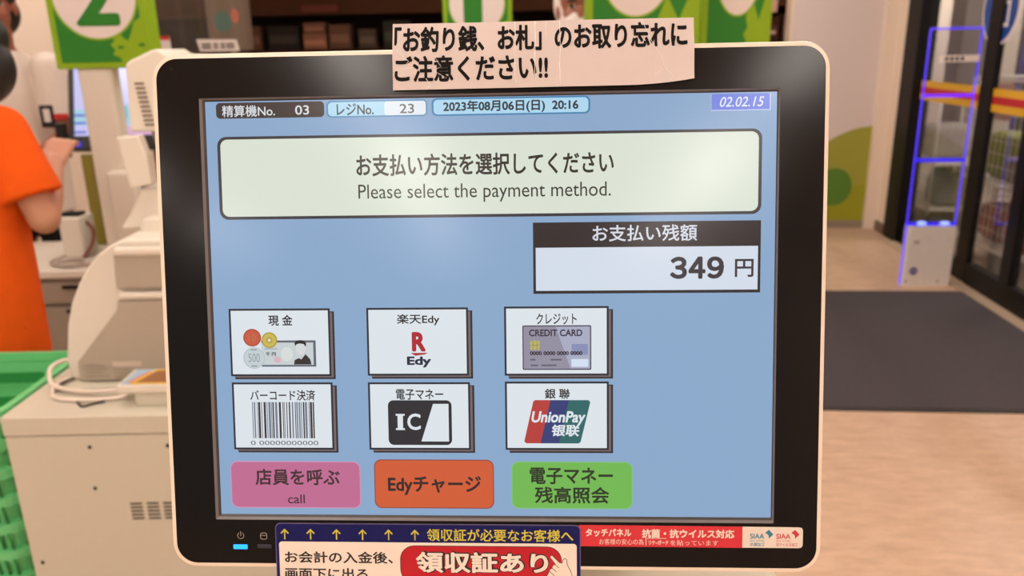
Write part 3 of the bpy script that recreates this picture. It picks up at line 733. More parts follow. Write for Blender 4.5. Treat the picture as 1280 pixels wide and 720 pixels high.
# ---- stack of green baskets beside the cabinet
BASK = mat('green_basket_plastic', (112, 206, 134), 0.4, 0.45, var=0.04)
BASK2 = mat('green_basket_groove', (48, 142, 72), 0.5, 0.4, var=0.04)
def basket_meshes():
    L, W, Hh = .45, .39, .25
    def rg(s, z): return at3(rrect(-L / 2 * s, -W / 2 * s, L / 2 * s, W / 2 * s, .05 * s, 6), z)
    def rin(s, z, t=.004): return at3(rrect(-L / 2 * s + t, -W / 2 * s + t, L / 2 * s - t, W / 2 * s - t, .05 * s - t, 6), z)
    body = MB()
    body.strip(rg(.84, 0), rg(.97, Hh), BASK); body.strip(rin(.97, Hh), rin(.84, .006), BASK)
    body.flat([p[:2] for p in rin(.84, .006)], .006, BASK); body.flat([p[:2] for p in rg(.84, 0)][::-1], 0, BASK)
    for k in range(22):                                   # ribs on the long and short walls
        for sx, sy in ((1, 1), (1, -1)):
            x = -L / 2 * .72 + L * .72 * k / 21
            body.tube([(x, sy * W / 2 * .846, .02), (x * 1.12, sy * W / 2 * .93, .165)], .004, BASK2, 5)
    for k in range(18):
        for sx in (1, -1):
            y = -W / 2 * .7 + W * .7 * k / 17
            body.tube([(sx * L / 2 * .846, y, .02), (sx * L / 2 * .93, y * 1.12, .165)], .004, BASK2, 5)
    rim = MB()
    rim.strip(rg(1.0, Hh - .022), rg(1.0, Hh), BASK); rim.strip(rg(1.0, Hh), rin(.955, Hh + .002), BASK)
    rim.strip(rin(.955, Hh + .002), rin(.95, Hh - .02), BASK); rim.strip(rin(.95, Hh - .022), rg(1.0, Hh - .022), BASK)
    for k in range(17):
        y = -W / 2 * .86 + W * .86 * k / 16
        for sx in (1, -1): rim.tube([(sx * L / 2 * .955, y, Hh - .062), (sx * (L / 2 - .002), y, Hh - .020)], .0035, BASK2, 5)
    for k in range(20):
        x = -L / 2 * .86 + L * .86 * k / 19
        rim.tube([(x, -W / 2 * .955, Hh - .062), (x, -W / 2 + .002, Hh - .020)], .0035, BASK2, 5)
    slot = MB()
    slot.prism(rrect(-.12, Hh - .075, .12, Hh - .045, .006), 0, .004, BASK2, Matrix.Translation((0, W / 2 * .93 - .011, 0)) @ UP)
    slot.strip(at3(rrect(-.125, Hh - .08, .125, Hh - .04, .008), .006), at3(rrect(-.12, Hh - .075, .12, Hh - .045, .006), .006), BASK, Matrix.Translation((0, W / 2 * .93 - .011, 0)) @ UP)
    return body.mesh('basket_body'), rim.mesh('rim'), slot.mesh('handle_slot')
bmesh_set = basket_meshes()
words = ['lowest', 'second from the bottom', 'third from the bottom', 'fourth from the bottom', 'fourth from the top', 'third from the top', 'second from the top', 'topmost']
for k in range(8):
    t = thing('shopping_basket', 'green plastic shopping basket, %s of the nested stack left of the cabinet' % words[k], 'basket', (-1.325, 1.745, .004 + .0665 * k), 0, 'nested green shopping baskets')
    for nm, me in zip(('basket_body', 'rim', 'handle_slot'), bmesh_set):
        o = bpy.data.objects.new(nm, me); COL.objects.link(o); o.parent = t

# ================================================================== PEOPLE
def frustum(b, p0, r0, p1, r1, m, n=14):
    p0, p1 = Vector(p0), Vector(p1); d = (p1 - p0).normalized(); a = d.orthogonal().normalized(); e = d.cross(a)
    rg = lambda p, r: [p + (a * math.cos(t) + e * math.sin(t)) * r for t in [2 * math.pi * q / n for q in range(n)]]
    b.loft([rg(p0, r0), rg(p1, r1)], m)
def limb(b, pts, m):
    for i, (p, r) in enumerate(pts):
        b.ball(p, r, m, n=14)
        if i: frustum(b, pts[i - 1][0], pts[i - 1][1], p, r, m)
def ringstack(b, rings, m, yaw=0.0, n=24):
    R = Matrix.Rotation(yaw, 3, 'Z'); L = []
    for (cx_, cy_, cz_), rx, ry in rings:
        L.append([Vector((cx_, cy_, cz_)) + R @ Vector((rx * math.cos(t), ry * math.sin(t), 0)) for t in [2 * math.pi * q / n for q in range(n)]])
    b.loft(L, m)
def remesh(b, name, parent, vox=.008, sm=6, M=None):
    me = b.mesh(name + '_src'); o = bpy.data.objects.new('tmp', me); COL.objects.link(o)
    r = o.modifiers.new('r', 'REMESH'); r.mode = 'VOXEL'; r.voxel_size = vox; r.use_smooth_shade = True
    s = o.modifiers.new('s', 'SMOOTH'); s.factor = .5; s.iterations = sm
    bpy.context.view_layer.update()
    out_me = bpy.data.meshes.new_from_object(o.evaluated_get(DEP())); out_me.name = name
    bpy.data.objects.remove(o); bpy.data.meshes.remove(me)
    out_me.materials.clear()
    for m in b.mats: out_me.materials.append(m)
    out_me.polygons.foreach_set('use_smooth', [True] * len(out_me.polygons)); 
    out_me.polygons.foreach_set('material_index', [0] * len(out_me.polygons))
    no = bpy.data.objects.new(name, out_me); COL.objects.link(no); no.parent = parent
    return no
def hand(b, wrist, d, nrm, m, s=1.0, curl=0.5, side=1):
    """palm, four bent fingers and a thumb; d points to the fingers, nrm is the back of the hand"""
    wv = Vector(wrist); d = Vector(d).normalized(); nrm = Vector(nrm); nrm = (nrm - d * nrm.dot(d)).normalized(); x = d.cross(nrm) * side
    for q in (-.028, -.009, .010, .028):
        limb(b, [(wv + x * q * .6 * s, .016 * s), (wv + d * .085 * s + x * q * s, .013 * s)], m)
    for i, q in enumerate((-.031, -.010, .011, .031)):
        L = (.060, .074, .080, .072)[i] * s; p = wv + d * .088 * s + x * q * s; dd = d.copy(); pts = [(p, .0095 * s)]
        for k, f in enumerate((.45, .32, .25)):
            dd = (dd * math.cos(curl * .8) - nrm * math.sin(curl * .8)).normalized() if k or curl else dd
            p = p + dd * L * f; pts.append((p, (.009, .0082, .0075)[k] * s))
            nn = nrm
        limb(b, pts, m)
    tb_ = wv + d * .022 * s + x * .028 * s
    limb(b, [(tb_, .013 * s), (tb_ + (d * .6 + x * .75 - nrm * .2).normalized() * .036 * s, .011 * s), (tb_ + (d * .6 + x * .75 - nrm * .2).normalized() * .036 * s + (d * .9 + x * .3 - nrm * .3).normalized() * .03 * s, .009 * s)], m)
def head(b, c, F, m, s=1.0):
    """skull, jaw, nose, brow, ears; F is the facing rotation (local -Y looks forward)"""
    c = Vector(c); P = lambda x, y, z: c + F @ Vector((x * s, y * s, z * s))
    def eb(x, y, z, rx, ry, rz):
        M = Matrix.Translation(P(x, y, z)) @ F.to_4x4(); b.ball((0, 0, 0), (rx * s, ry * s, rz * s), m, M, 24)
    eb(0, .015, .03, .077, .094, .088); eb(0, -.018, -.035, .062, .072, .082); eb(0, -.052, -.088, .032, .032, .026)
    eb(0, -.095, -.022, .013, .016, .028); eb(0, -.101, -.040, .018, .014, .011)
    eb(.034, -.076, .020, .026, .014, .008); eb(-.034, -.076, .020, .026, .014, .008)
    eb(.036, -.066, -.035, .026, .022, .022); eb(-.036, -.066, -.035, .026, .022, .022)
    eb(0, -.084, -.066, .024, .012, .006); eb(0, -.083, -.074, .021, .012, .006)
    for sx in (1, -1): eb(sx * .079, .012, -.015, .010, .020, .031)
    return P
def paint(o, rules):
    """give faces near given points another material (eyes, lips): (centre, radii, material)"""
    me = o.data
    for c, r, m in rules:
        me.materials.append(m); k = len(me.materials) - 1
        for p in me.polygons:
            q = p.center - Vector(c)
            if (q.x / r[0]) ** 2 + (q.y / r[1]) ** 2 + (q.z / r[2]) ** 2 < 1: p.material_index = k
def facing(v): return Matrix.Rotation(math.atan2(v[0], -v[1]), 3, 'Z')
LIP = mat('lips', (150, 82, 72), .45); EYEW = mat('eye_white', (186, 166, 150), .4); IRIS = mat('dark_iris', (34, 22, 18), .2)
HAIR = mat('black_hair', (22, 17, 16), .45, .5, var=.3, nscale=200)
def legs(b, hips, knees, ankles, toes, m, k=1.0):
    for h, kn, an in zip(hips, knees, ankles): limb(b, [(h, .080 * k), ((Vector(h) + Vector(kn)) / 2, .075 * k), (kn, .056 * k), (Vector(kn) * .6 + Vector(an) * .4, .054 * k), (an, .038 * k)], m)
def feet(b, ankles, toes, m):
    for a, t_ in zip(ankles, toes): limb(b, [((a[0], a[1], .045), .043), ((a[0] * .5 + t_[0] * .5, a[1] * .5 + t_[1] * .5, .042), .042), ((t_[0], t_[1], .036), .036)], m)

def person(loc, label, yaw, head_c, head_face, skin, shirt_m, trouser_m, arms, shoulder_z=1.36, shirt_hem=.66, hair=None, lean=(0, 0), fat=1.0, eyes=True, sleeve=.6):
    """loc on the floor; everything else relative to it. arms: two lists (shoulder, elbow, wrist, hand dir, hand back)"""
    R = thing('person', label, 'person', loc)
    Ry = Matrix.Rotation(yaw, 3, 'Z'); V = lambda x, y, z: Ry @ Vector((x, y, z))
    lx, ly = lean; HZ = shoulder_z - .50
    T = lambda z: Vector((lx, ly, 0)) * max(0, (z - HZ)) / .5
    hips = [V(s * .070, 0, HZ) for s in (1, -1)]; knees = [V(s * .09, -.02, HZ * .53) for s in (1, -1)]; ank = [V(s * .095, .02, .09) for s in (1, -1)]; toes = [V(s * .11, -.13, .04) for s in (1, -1)]
    b = MB(); legs(b, hips, knees, ank, toes, skin)
    tor = [(HZ - .04, .155, .105), (HZ + .06, .16, .11), (HZ + .2, .135, .095), (HZ + .36, .16, .11), (HZ + .46, .155, .095), (HZ + .51, .09, .07), (HZ + .55, .056, .058)]
    def st(lst, g): return [((*(T(z) + Vector((0, 0, z))),), rx + g, ry + g) for z, rx, ry in lst]
    ringstack(b, st(tor, 0), skin, yaw)
    F = facing(head_face); hc = Vector(head_c)
    P = head(b, hc, F, skin)
    nb_ = T(shoulder_z + .02) + Vector((0, 0, shoulder_z + .0)); limb(b, [(nb_, .058), (P(0, .02, -.06), .055)], skin)
    for sh, el, wr, hdir, hback, sd in arms:
        limb(b, [(sh, .052), ((Vector(sh) + Vector(el)) / 2, .045), (el, .039), (Vector(el) * .65 + Vector(wr) * .35, .039), (wr, .027)], skin)
        hand(b, wr, hdir, hback, skin, 1.0, .55, sd)
    feet(b, ank, toes, skin)
    body = remesh(b, 'body', R, .007, 3)
    pr = [(P(0, -.094, -.070), (.026, .026, .009), LIP)]
    if eyes:
        for sx in (1, -1): pr += [(P(sx * .033, -.080, .002), (.019, .03, .009), EYEW), (P(sx * .033, -.084, .002), (.0085, .03, .009), IRIS), (P(sx * .034, -.088, .022), (.026, .03, .0055), HAIR)]
    paint(body, pr)
    # shirt
    b = MB(); tl = [(shirt_hem, .174 * fat, .135 * fat), (HZ + .06, .178 * fat, .130 * fat), (HZ + .2, .168 * fat, .122 * fat), (HZ + .36, .175, .126), (HZ + .455, .168, .108), (HZ + .515, .10, .082), (HZ + .535, .078, .074)]
    ringstack(b, st(tl, 0), shirt_m, yaw)
    for sh, el, wr, *_ in arms:
        e = Vector(sh) * (1 - sleeve) + Vector(el) * sleeve if sleeve <= 1 else Vector(el)
        limb(b, [(sh, .068), (Vector(sh) * .5 + e * .5, .070)], shirt_m); frustum(b, Vector(sh) * .5 + e * .5, .070, e, .076, shirt_m, 18)
    remesh(b, 'shirt', R, .007, 6)
    b = MB(); legs(b, hips, knees, ank, toes, trouser_m, 1.06); ringstack(b, st([(HZ - .06, .17, .12), (HZ + .0, .138, .095)], 0), trouser_m, yaw)
    remesh(b, 'trousers', R, .009, 4)
    b = MB(); feet(b, [(a.x, a.y, a.z) for a in ank], toes, DARK)
    for a, t_ in zip(ank, toes): limb(b, [((a.x, a.y, .05), .05), ((t_.x, t_.y, .042), .042)], DARK)
    remesh(b, 'shoes', R, .008, 3)
    if hair:
        b = MB(); c0 = P(0, .022, .045); M = Matrix.Translation(c0) @ F.to_4x4()
        b.ball((0, 0, 0), (.090, .098, .086), hair, M, 24)
        M2 = Matrix.Translation(P(0, .050, -.03)) @ F.to_4x4(); b.ball((0, 0, 0), (.093, .078, .098), hair, M2, 24)
        remesh(b, 'hair', R, .007, 4)
    return R, P, F

ORANGE = mat('orange_cotton', (236, 92, 18), .8, .15, var=.07, nscale=25)
WHITECOT = mat('white_cotton', (232, 218, 206), .8, .15, var=.03, nscale=20)
BLACKCOT = mat('black_cotton', (28, 25, 26), .85, .15, var=.15)
# A: orange T-shirt, back turned, at the next till
LA = (-1.47, 2.13, 0)
def rel(L, p): return (p[0] - L[0], p[1] - L[1], p[2] - L[2])
person(LA, 'person in an orange T-shirt and black trousers, back turned, behind the green baskets', math.radians(160),
       rel(LA, (-1.385, 2.17, 1.455)), (-.5, .86), SKIN_A, ORANGE, BLACKCOT,
       [(rel(LA, (-1.315, 2.11, 1.265)), rel(LA, (-1.235, 2.09, 1.035)), rel(LA, (-1.32, 2.33, 1.155)), (-.1, .8, .5), (.2, -.4, .8), -1),
        (rel(LA, (-1.62, 2.17, 1.285)), rel(LA, (-1.68, 2.20, 1.03)), rel(LA, (-1.55, 2.40, 1.10)), (.2, .9, .3), (0, -.3, .9), 1)],
       shoulder_z=1.30, shirt_hem=.635, hair=HAIR, lean=(.03, .02), fat=.93, sleeve=.74)
# B: white shirt, facing the till, badge on the chest
LB = (-2.14, 3.55, 0)
RB, PB, FB = person(LB, 'person in a white shirt with a badge, behind the person in orange', math.radians(25),
       rel(LB, (-2.115, 3.50, 1.655)), (.4, -.9), SKIN_B, WHITECOT, BLACKCOT,
       [(rel(LB, (-1.945, 3.52, 1.40)), rel(LB, (-1.90, 3.50, 1.12)), rel(LB, (-1.955, 3.27, 1.03)), (-.3, -.9, -.1), (.2, .1, .9), 1),
        (rel(LB, (-2.26, 3.45, 1.40)), rel(LB, (-2.30, 3.40, 1.12)), rel(LB, (-2.12, 3.20, 1.05)), (.6, -.7, 0), (0, .1, .9), -1)],
       shoulder_z=1.44, shirt_hem=.78, hair=HAIR, lean=(0, -.02), sleeve=.75)
b = MB(); M = Matrix.Translation(rel(LB, (-1.865, 3.33, 1.215)))
b.box(-.035, -.012, -.045, .02, .0, .045, BLACK, .004, 2, M).box(-.018, -.0135, -.022, .008, -.012, .03, SIGNWHITE, 0, 2, M).box(.02, -.010, -.012, .075, -.002, .010, RED, .002, 2, M)
o = b.build('name_badge', RB); o['label'] = 'black framed badge with red tag'
b = MB(); b.box(-.02, -.02, -.07, .02, .01, .07, BLACK, .006, 2, Matrix.Translation(rel(LB, (-1.815, 3.31, 1.12)))); b.build('radio', RB)
# C: masked clerk behind the middle signs
LC = (0.285, 3.36, 0)
RCl, PC, FC = person(LC, 'person in a white hood and face mask, only eyes showing between the green signs', 0.0,
       rel(LC, (.285, 3.34, 1.592)), (0, -1), SKIN_B, WHITECOT, WHITECOT,
       [(rel(LC, (.46, 3.37, 1.35)), rel(LC, (.50, 3.38, 1.08)), rel(LC, (.48, 3.24, .88)), (0, -.4, -.9), (1, 0, 0), 1),
        (rel(LC, (.11, 3.37, 1.35)), rel(LC, (.07, 3.38, 1.08)), rel(LC, (.09, 3.24, .88)), (0, -.4, -.9), (-1, 0, 0), -1)],
       shoulder_z=1.38, shirt_hem=.74, hair=None, sleeve=1.0)
MASK = mat('white_mask', (236, 224, 216), .75, .15, var=.02)
b = MB(); M = Matrix.Translation(PC(0, -.034, -.058)) @ FC.to_4x4(); b.ball((0, 0, 0), (.073, .084, .050), MASK, M, 24); remesh(b, 'face_mask', RCl, .005, 3)
b = MB(); M = Matrix.Translation(PC(0, .045, .015)) @ FC.to_4x4(); b.ball((0, 0, 0), (.097, .088, .125), MASK, M, 24); M = Matrix.Translation(PC(0, .02, .09)) @ FC.to_4x4(); b.ball((0, 0, 0), (.086, .10, .05), MASK, M, 24); remesh(b, 'hood', RCl, .007, 4)

# ================================================================== LANE SIGNS
def lane_sign(label, x0, x1, y, z0, z1, cx_, cz_, rx, ry, digit=None, post=None, pz=(0, 0), motif='low', dg=None, thick=.09):
    t = thing('lane_sign', label, 'sign', ((x0 + x1) / 2, y, 0), 0, 'numbered green lane signs')
    X = (x0 + x1) / 2; W = (x1 - x0) / 2
    b = MB(); b.box(-W, 0.0, z0, W, thick, z1, LIME, .004, 2); b.build('board', t)
    b = MB(); F_ = Matrix.Translation((0, -.0006, 0)) @ UP
    b.flat(rect(-W + .022, z0 + .02, W - .022, z1 - .02), 0, GREEN, F_)
    # lime hand-like emblem at the lower right
    ex, ez = W, z0
    k = W / .165
    if motif == 'low':
        em = [(ex - .128 * k, ez + .105), (ex - .112 * k, ez + .13), (ex - .10 * k, ez + .118), (ex - .088 * k, ez + .100), (ex - .073 * k, ez + .088), (ex - .06 * k, ez + .112), (ex - .045 * k, ez + .150), (ex - .03 * k, ez + .158), (ex - .012 * k, ez + .17), (ex - .006 * k, ez + .05), (ex - .01 * k, ez + .02), (ex - .10 * k, ez + .02), (ex - .108 * k, ez + .035), (ex - .13 * k, ez + .045), (ex - .12 * k, ez + .06), (ex - .134 * k, ez + .078), (ex - .118 * k, ez + .09)]
    else:
        em = [(ex - .122 * k, ez + .175), (ex - .10 * k, ez + .24), (ex - .09 * k, ez + .23), (ex - .062 * k, ez + .165), (ex - .036 * k, ez + .24), (ex - .006 * k, ez + .25), (ex - .006 * k, ez + .02), (ex - .13 * k, ez + .02), (ex - .12 * k, ez + .05), (ex - .14 * k, ez + .075), (ex - .115 * k, ez + .09), (ex - .13 * k, ez + .115), (ex - .112 * k, ez + .14)]
    b.flat(em, .0004, LIME, F_)
    b.flat(ell(ex - .028 * k, ez + .075, .012 * k, .006, 12), .0006, GREEN, F_); b.flat(ell(ex - .10 * k, ez + .068, .012 * k, .005, 12), .0006, GREEN, F_)
    o = b.build('printed_face', t)
    b = MB(); b.flat(ell(cx_ - X, cz_, rx + .007, ry + .007, 56), .0008, LIME, F_); b.flat(ell(cx_ - X, cz_, rx, ry, 56), .0012, SIGNWHITE, F_)
    if digit: b.text(digit, dg[0] - X, dg[1], dg[2] - X, dg[3], .0016, GREEN, .03, 0, F_)
    b.build('number_disc', t)
    if post:
        px0, px1, pb = post
        b = MB(); b.box(px0 - X, .01, pb, px1 - X, .08, z0 + .05, WHITE_PLASTIC, .012, 3); o = b.build('post', t)
    return t
s2 = lane_sign('green lane sign with a white disc and figure 2, on a thick white post', -1.543, -1.212, 2.85, 1.405, 1.80, -1.378, 1.643, .139, .139, '2', (-1.482, -1.366, .722), dg=(-1.448, 1.543, -1.300, 1.745))
b = MB(); b.box(-.045, -.035, .722, .055, .02, 1.055, WHITE_PLASTIC, .012, 3); b.build('post_sleeve', s2, Matrix.Translation((0, 0, 0)))
lane_sign('green lane sign with figure 1 in a white disc, left of the masked person', -.330, .030, 4.4, 1.42, 1.84, -.152, 1.665, .142, .142, '1', (-.20, -.10, 0), dg=(-.222, 1.565, -.124, 1.77))
lane_sign('wide green lane sign with blank white disc right behind the paper notice', .275, .666, 2.9, 1.36, 1.84, .445, 1.682, .115, .140, None, (.40, .52, 0), motif='high')
lane_sign('narrow green lane sign with blank white disc, rightmost of the signs above the screen', .718, .976, 3.1, 1.36, 1.84, .848, 1.682, .077, .138, None, (.79, .89, 0), motif='high')

# ================================================================== TILL COUNTER BEHIND
CT = thing('till_counter', 'white till counter with grey drawers behind the person in orange', 'counter', (-1.5, 3.0, 0))
GREYB = mat('counter_grey', (172, 156, 140), .5); 
b = MB(); b.box(-.65, -.27, .695, .75, .22, .72, WHITE_PLASTIC, .004); b.build('worktop', CT)
b = MB(); b.box(-.63, -.24, 0, .73, .20, .695, GREYB, .003); b.build('body', CT)
for i, (z0, z1) in enumerate(((.60, .675), (.40, .585), (.20, .385), (.02, .185))):
    d_ = MB().box(-.60, -.262, z0, .70, -.2405, z1, mat('drawer_grey', (160, 146, 130), .5), .003).build('drawer', CT)
    MB().box(-.1, -.27, z1 - .02, .1, -.2625, z1 - .008, DARK, .002).build('handle', d_)
PS = thing('till_display', 'black framed till screen with a lavender picture behind the figure 2 sign', 'monitor', (-1.50, 3.12, .72))
MP = Matrix.Translation((-.02, 0, .375)) @ Matrix.Rotation(math.radians(-17), 4, 'X') @ Matrix.Translation((0, 0, -.375))
b = MB(); b.box(-.17, -.02, .375, .20, .02, .72, BLACK, .006, 2, MP); b.build('frame', PS)
b = MB(); q = Matrix.Translation((0, -.0206, 0)) @ UP
b.flat(rect(-.145, .43, .185, .70), 0, scr((206, 204, 250)), MP @ q)
b.flat(rect(-.145, .47, .185, .53), .0003, scr((170, 214, 232)), MP @ q); b.flat(rect(-.02, .49, .06, .545), .0005, scr((110, 190, 200)), MP @ q)
b.flat(rect(-.02, .43, .185, .462), .0005, scr((226, 176, 216)), MP @ q)
for z in (.44, .475, .505): b.flat(rect(-.145, z, -.10, z + .008), .0006, scr((92, 96, 210)), MP @ q)
b.build('screen', PS, None)
b = MB(); b.box(-.145, -.023, .388, -.12, -.0195, .408, emit('button_blue', (40, 40, 230), 1.0), .002, 2, MP); b.build('blue_button', PS)
b = MB(); b.box(-.03, -.02, .02, .06, .03, .40, BLACK, .006).box(-.09, -.015, 0, .12, .09, .02, BLACK, .006); b.build('stand', PS)
OL = mat('olive_card', (136, 122, 36), .6)
tag(MB().box(-1.665, 3.13, .722, -1.597, 3.155, 1.08, OL, .003).build('olive_board'), 'olive green board standing on the counter under the till screen', 'board')
PT = thing('receipt_printer', 'small pale receipt printer on the counter left of the white post', 'printer', (-1.63, 2.97, .72))
b = MB(); b.box(-.05, -.05, 0, .03, .06, .155, WHITE_PLASTIC, .01, 3); b.build('body', PT)
b = MB(); b.box(-.04, -.03, .155, .02, .03, .166, DARK, .004); b.build('paper_slot', PT)
b = MB(); b.tube(smooth([(.03, 0, .13), (.055, -.01, .10), (.05, -.02, .05), (.03, -.06, .005)]), .006, mat('dark_red_cord', (120, 50, 44), .5), 8); b.build('lead', PT)
b = MB(); b.tube(smooth([(-1.66, 2.90, .735), (-1.685, 2.84, .728), (-1.63, 2.79, .728), (-1.56, 2.80, .728), (-1.585, 2.86, .728), (-1.65, 2.83, .730), (-1.60, 2.77, .728), (-1.52, 2.80, .728)]), .0055, mat('grey_cord', (168, 152, 138), .5), 8)
tag(b.build('coiled_cord'), 'grey cord coiled on the counter beside the receipt printer', 'cord')
SCN = thing('ticket_printer', 'white ticket printer with black window right of the white post', 'printer', (-1.42, 3.025, .72))
b = MB(); b.box(-.075, -.06, 0, .08, .06, .235, WHITE_PLASTIC, .006).box(-.085, -.075, .125, .08, -.05, .165, WHITE_PLASTIC, .005); b.build('body', SCN)
b = MB(); b.box(-.06, -.063, .175, .06, -.0605, .228, BLACK); b.build('window', SCN)
b = MB(); b.ball((-.035, -.02, .262), (.032, .03, .016), mat('bright_spot_white', (250, 244, 236), .4)); b.box(-.06, -.05, .235, .06, .05, .255, BLACK, .004); b.build('lid', SCN)  # white ellipsoid stands in for a lamp's reflection on the lid
b = MB(); b.box(-.02, -.0785, .058, .02, -.0605, .078, emit('lamp_violet', (170, 140, 255), .9), .002); b.build('status_light', SCN)

# clear sheet hanging over the counter, with papers on it
VIN = clear('clear_vinyl', (.93, .92, .90), .09, (206, 186, 172), .08, .9)
b = MB(); N = 40
A_ = []; B_ = []
for i in range(N + 1):
    x = -1.535 + .425 * i / N; y = 3.6 + .008 * math.sin(i * .9) + .005 * math.sin(i * 2.3)
    A_.append((x, y, 1.44)); B_.append((x, y + .01 * math.sin(i * .5), 2.3))
b.strip(A_, B_, VIN, closed=False, smooth=True)
VS = thing('vinyl_curtain', 'clear vinyl sheet hanging behind the left top corner of the screen', 'partition')
b.build('sheet', VS)
b = MB(); b.box(-1.56, 3.585, 2.3, -1.09, 3.615, 2.33, mat('steel_rail', (150, 144, 138), .35, metal=.6), .003).box(-1.33, 3.595, 2.33, -1.31, 3.605, 2.8, mat('steel_rail', (150, 144, 138), .35), 0); b.build('rail', VS)
b = MB(); b.prism([(-1.325, 1.505), (-1.155, 1.501), (-1.145, 1.455), (-1.315, 1.455)], 0, .002, SIGNWHITE, Matrix.Translation((0, 3.585, 0)) @ UP)
for i, (x0, x1) in enumerate(((-1.305, -1.265), (-1.255, -1.235), (-1.225, -1.205), (-1.200, -1.165))):
    for j in range(2): b.flat(rect(x0, 1.466 + j * .013, x1, 1.475 + j * .013), .0025, mat('dim_print', (90, 72, 70), .6), Matrix.Translation((0, 3.585, 0)) @ UP)
tag(b.build('paper_strip'), 'white printed paper strip at the bottom of the clear vinyl sheet', 'paper')
b = MB(); b.prism(rect(-1.55, 1.44, -1.435, 1.52), 0, .003, SIGNWHITE, Matrix.Translation((0, 3.58, 0)) @ UP); b.flat(rect(-1.55, 1.505, -1.435, 1.52), .0035, RED, Matrix.Translation((0, 3.58, 0)) @ UP)
tag(b.build('price_card'), 'white price card with red top edge beside the figure 2 sign', 'card')

# ================================================================== DIM SHOP BEHIND
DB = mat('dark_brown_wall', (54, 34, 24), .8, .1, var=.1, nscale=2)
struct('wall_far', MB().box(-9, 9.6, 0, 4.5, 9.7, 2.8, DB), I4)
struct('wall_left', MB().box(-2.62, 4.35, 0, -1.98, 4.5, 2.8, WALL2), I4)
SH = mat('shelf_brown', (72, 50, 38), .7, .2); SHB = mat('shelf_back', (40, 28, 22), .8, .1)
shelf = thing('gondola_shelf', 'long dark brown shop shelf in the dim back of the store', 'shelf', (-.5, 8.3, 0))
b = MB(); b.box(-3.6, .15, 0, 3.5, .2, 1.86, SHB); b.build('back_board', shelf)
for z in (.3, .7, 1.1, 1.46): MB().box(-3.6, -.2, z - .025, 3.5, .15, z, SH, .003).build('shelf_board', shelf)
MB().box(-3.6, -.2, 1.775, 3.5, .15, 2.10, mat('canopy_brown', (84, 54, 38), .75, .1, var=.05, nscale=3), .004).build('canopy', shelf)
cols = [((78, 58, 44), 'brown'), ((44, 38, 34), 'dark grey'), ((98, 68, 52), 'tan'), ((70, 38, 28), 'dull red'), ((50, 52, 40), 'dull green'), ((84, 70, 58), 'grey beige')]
def carton(x, wd, z0, hh, c, nm, label, y=8.02):
    t = thing('carton', label, 'box', (x, y + .12, z0), 0, 'cartons on the dim back shelf')
    m = mat('carton_' + nm.replace(' ', '_'), c, .7, .2, var=.15, nscale=12)
    MB().box(-wd / 2, -.1, 0, wd / 2, .1, hh, m, .004).build('box_body', t)
    MB().box(-wd / 2 + .01, -.1012, hh * .25, wd / 2 - .01, -.1002, hh * .6, mat('carton_panel_' + nm.replace(' ', '_'), tuple(min(255, int(v * 1.25)) for v in c), .7), 0).build('label_panel', t)
    return t
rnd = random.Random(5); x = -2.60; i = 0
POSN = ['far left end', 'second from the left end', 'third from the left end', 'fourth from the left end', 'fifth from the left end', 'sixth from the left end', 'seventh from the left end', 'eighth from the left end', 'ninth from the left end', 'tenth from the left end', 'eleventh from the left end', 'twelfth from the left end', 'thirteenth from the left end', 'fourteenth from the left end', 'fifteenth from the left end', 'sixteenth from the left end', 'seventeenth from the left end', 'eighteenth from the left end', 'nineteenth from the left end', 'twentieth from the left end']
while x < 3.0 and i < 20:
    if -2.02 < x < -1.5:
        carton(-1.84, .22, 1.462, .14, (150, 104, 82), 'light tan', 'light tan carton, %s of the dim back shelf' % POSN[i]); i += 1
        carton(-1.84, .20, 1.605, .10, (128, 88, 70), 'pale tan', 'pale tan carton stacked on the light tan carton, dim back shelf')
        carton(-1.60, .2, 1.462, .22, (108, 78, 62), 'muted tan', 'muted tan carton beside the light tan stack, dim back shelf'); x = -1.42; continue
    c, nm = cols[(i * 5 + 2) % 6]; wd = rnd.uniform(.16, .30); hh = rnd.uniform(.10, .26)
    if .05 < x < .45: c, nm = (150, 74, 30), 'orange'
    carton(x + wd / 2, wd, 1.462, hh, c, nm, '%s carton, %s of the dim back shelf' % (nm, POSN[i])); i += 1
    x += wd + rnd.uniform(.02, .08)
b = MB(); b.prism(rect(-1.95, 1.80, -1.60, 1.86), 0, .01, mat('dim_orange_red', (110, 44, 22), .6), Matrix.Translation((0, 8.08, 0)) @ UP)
tag(b.build('shelf_sign'), 'small dull red shelf sign on the dark canopy', 'sign')
# product bag hanging behind the vinyl: teal round, red
b = MB(); b.prism(rect(-1.52, 1.46, -1.30, 1.72), 0, .01, mat('poster_tan', (96, 76, 60), .6), Matrix.Translation((0, 4.3, 0)) @ UP)
b.flat(ell(-1.44, 1.60, .045, .05), .012, mat('poster_teal', (44, 92, 82), .6), Matrix.Translation((0, 4.3, 0)) @ UP); b.flat(ell(-1.375, 1.625, .02, .035), .012, mat('poster_red', (176, 80, 60), .6), Matrix.Translation((0, 4.3, 0)) @ UP)
b.box(-1.42, 4.30, 0, -1.40, 4.32, 1.5, mat('steel_rail', (150, 144, 138), .35), 0)
tag(b.build('poster_stand', None, Matrix.Translation((0, 0, 0))), 'tan poster with teal and red spots seen through the clear vinyl', 'poster')
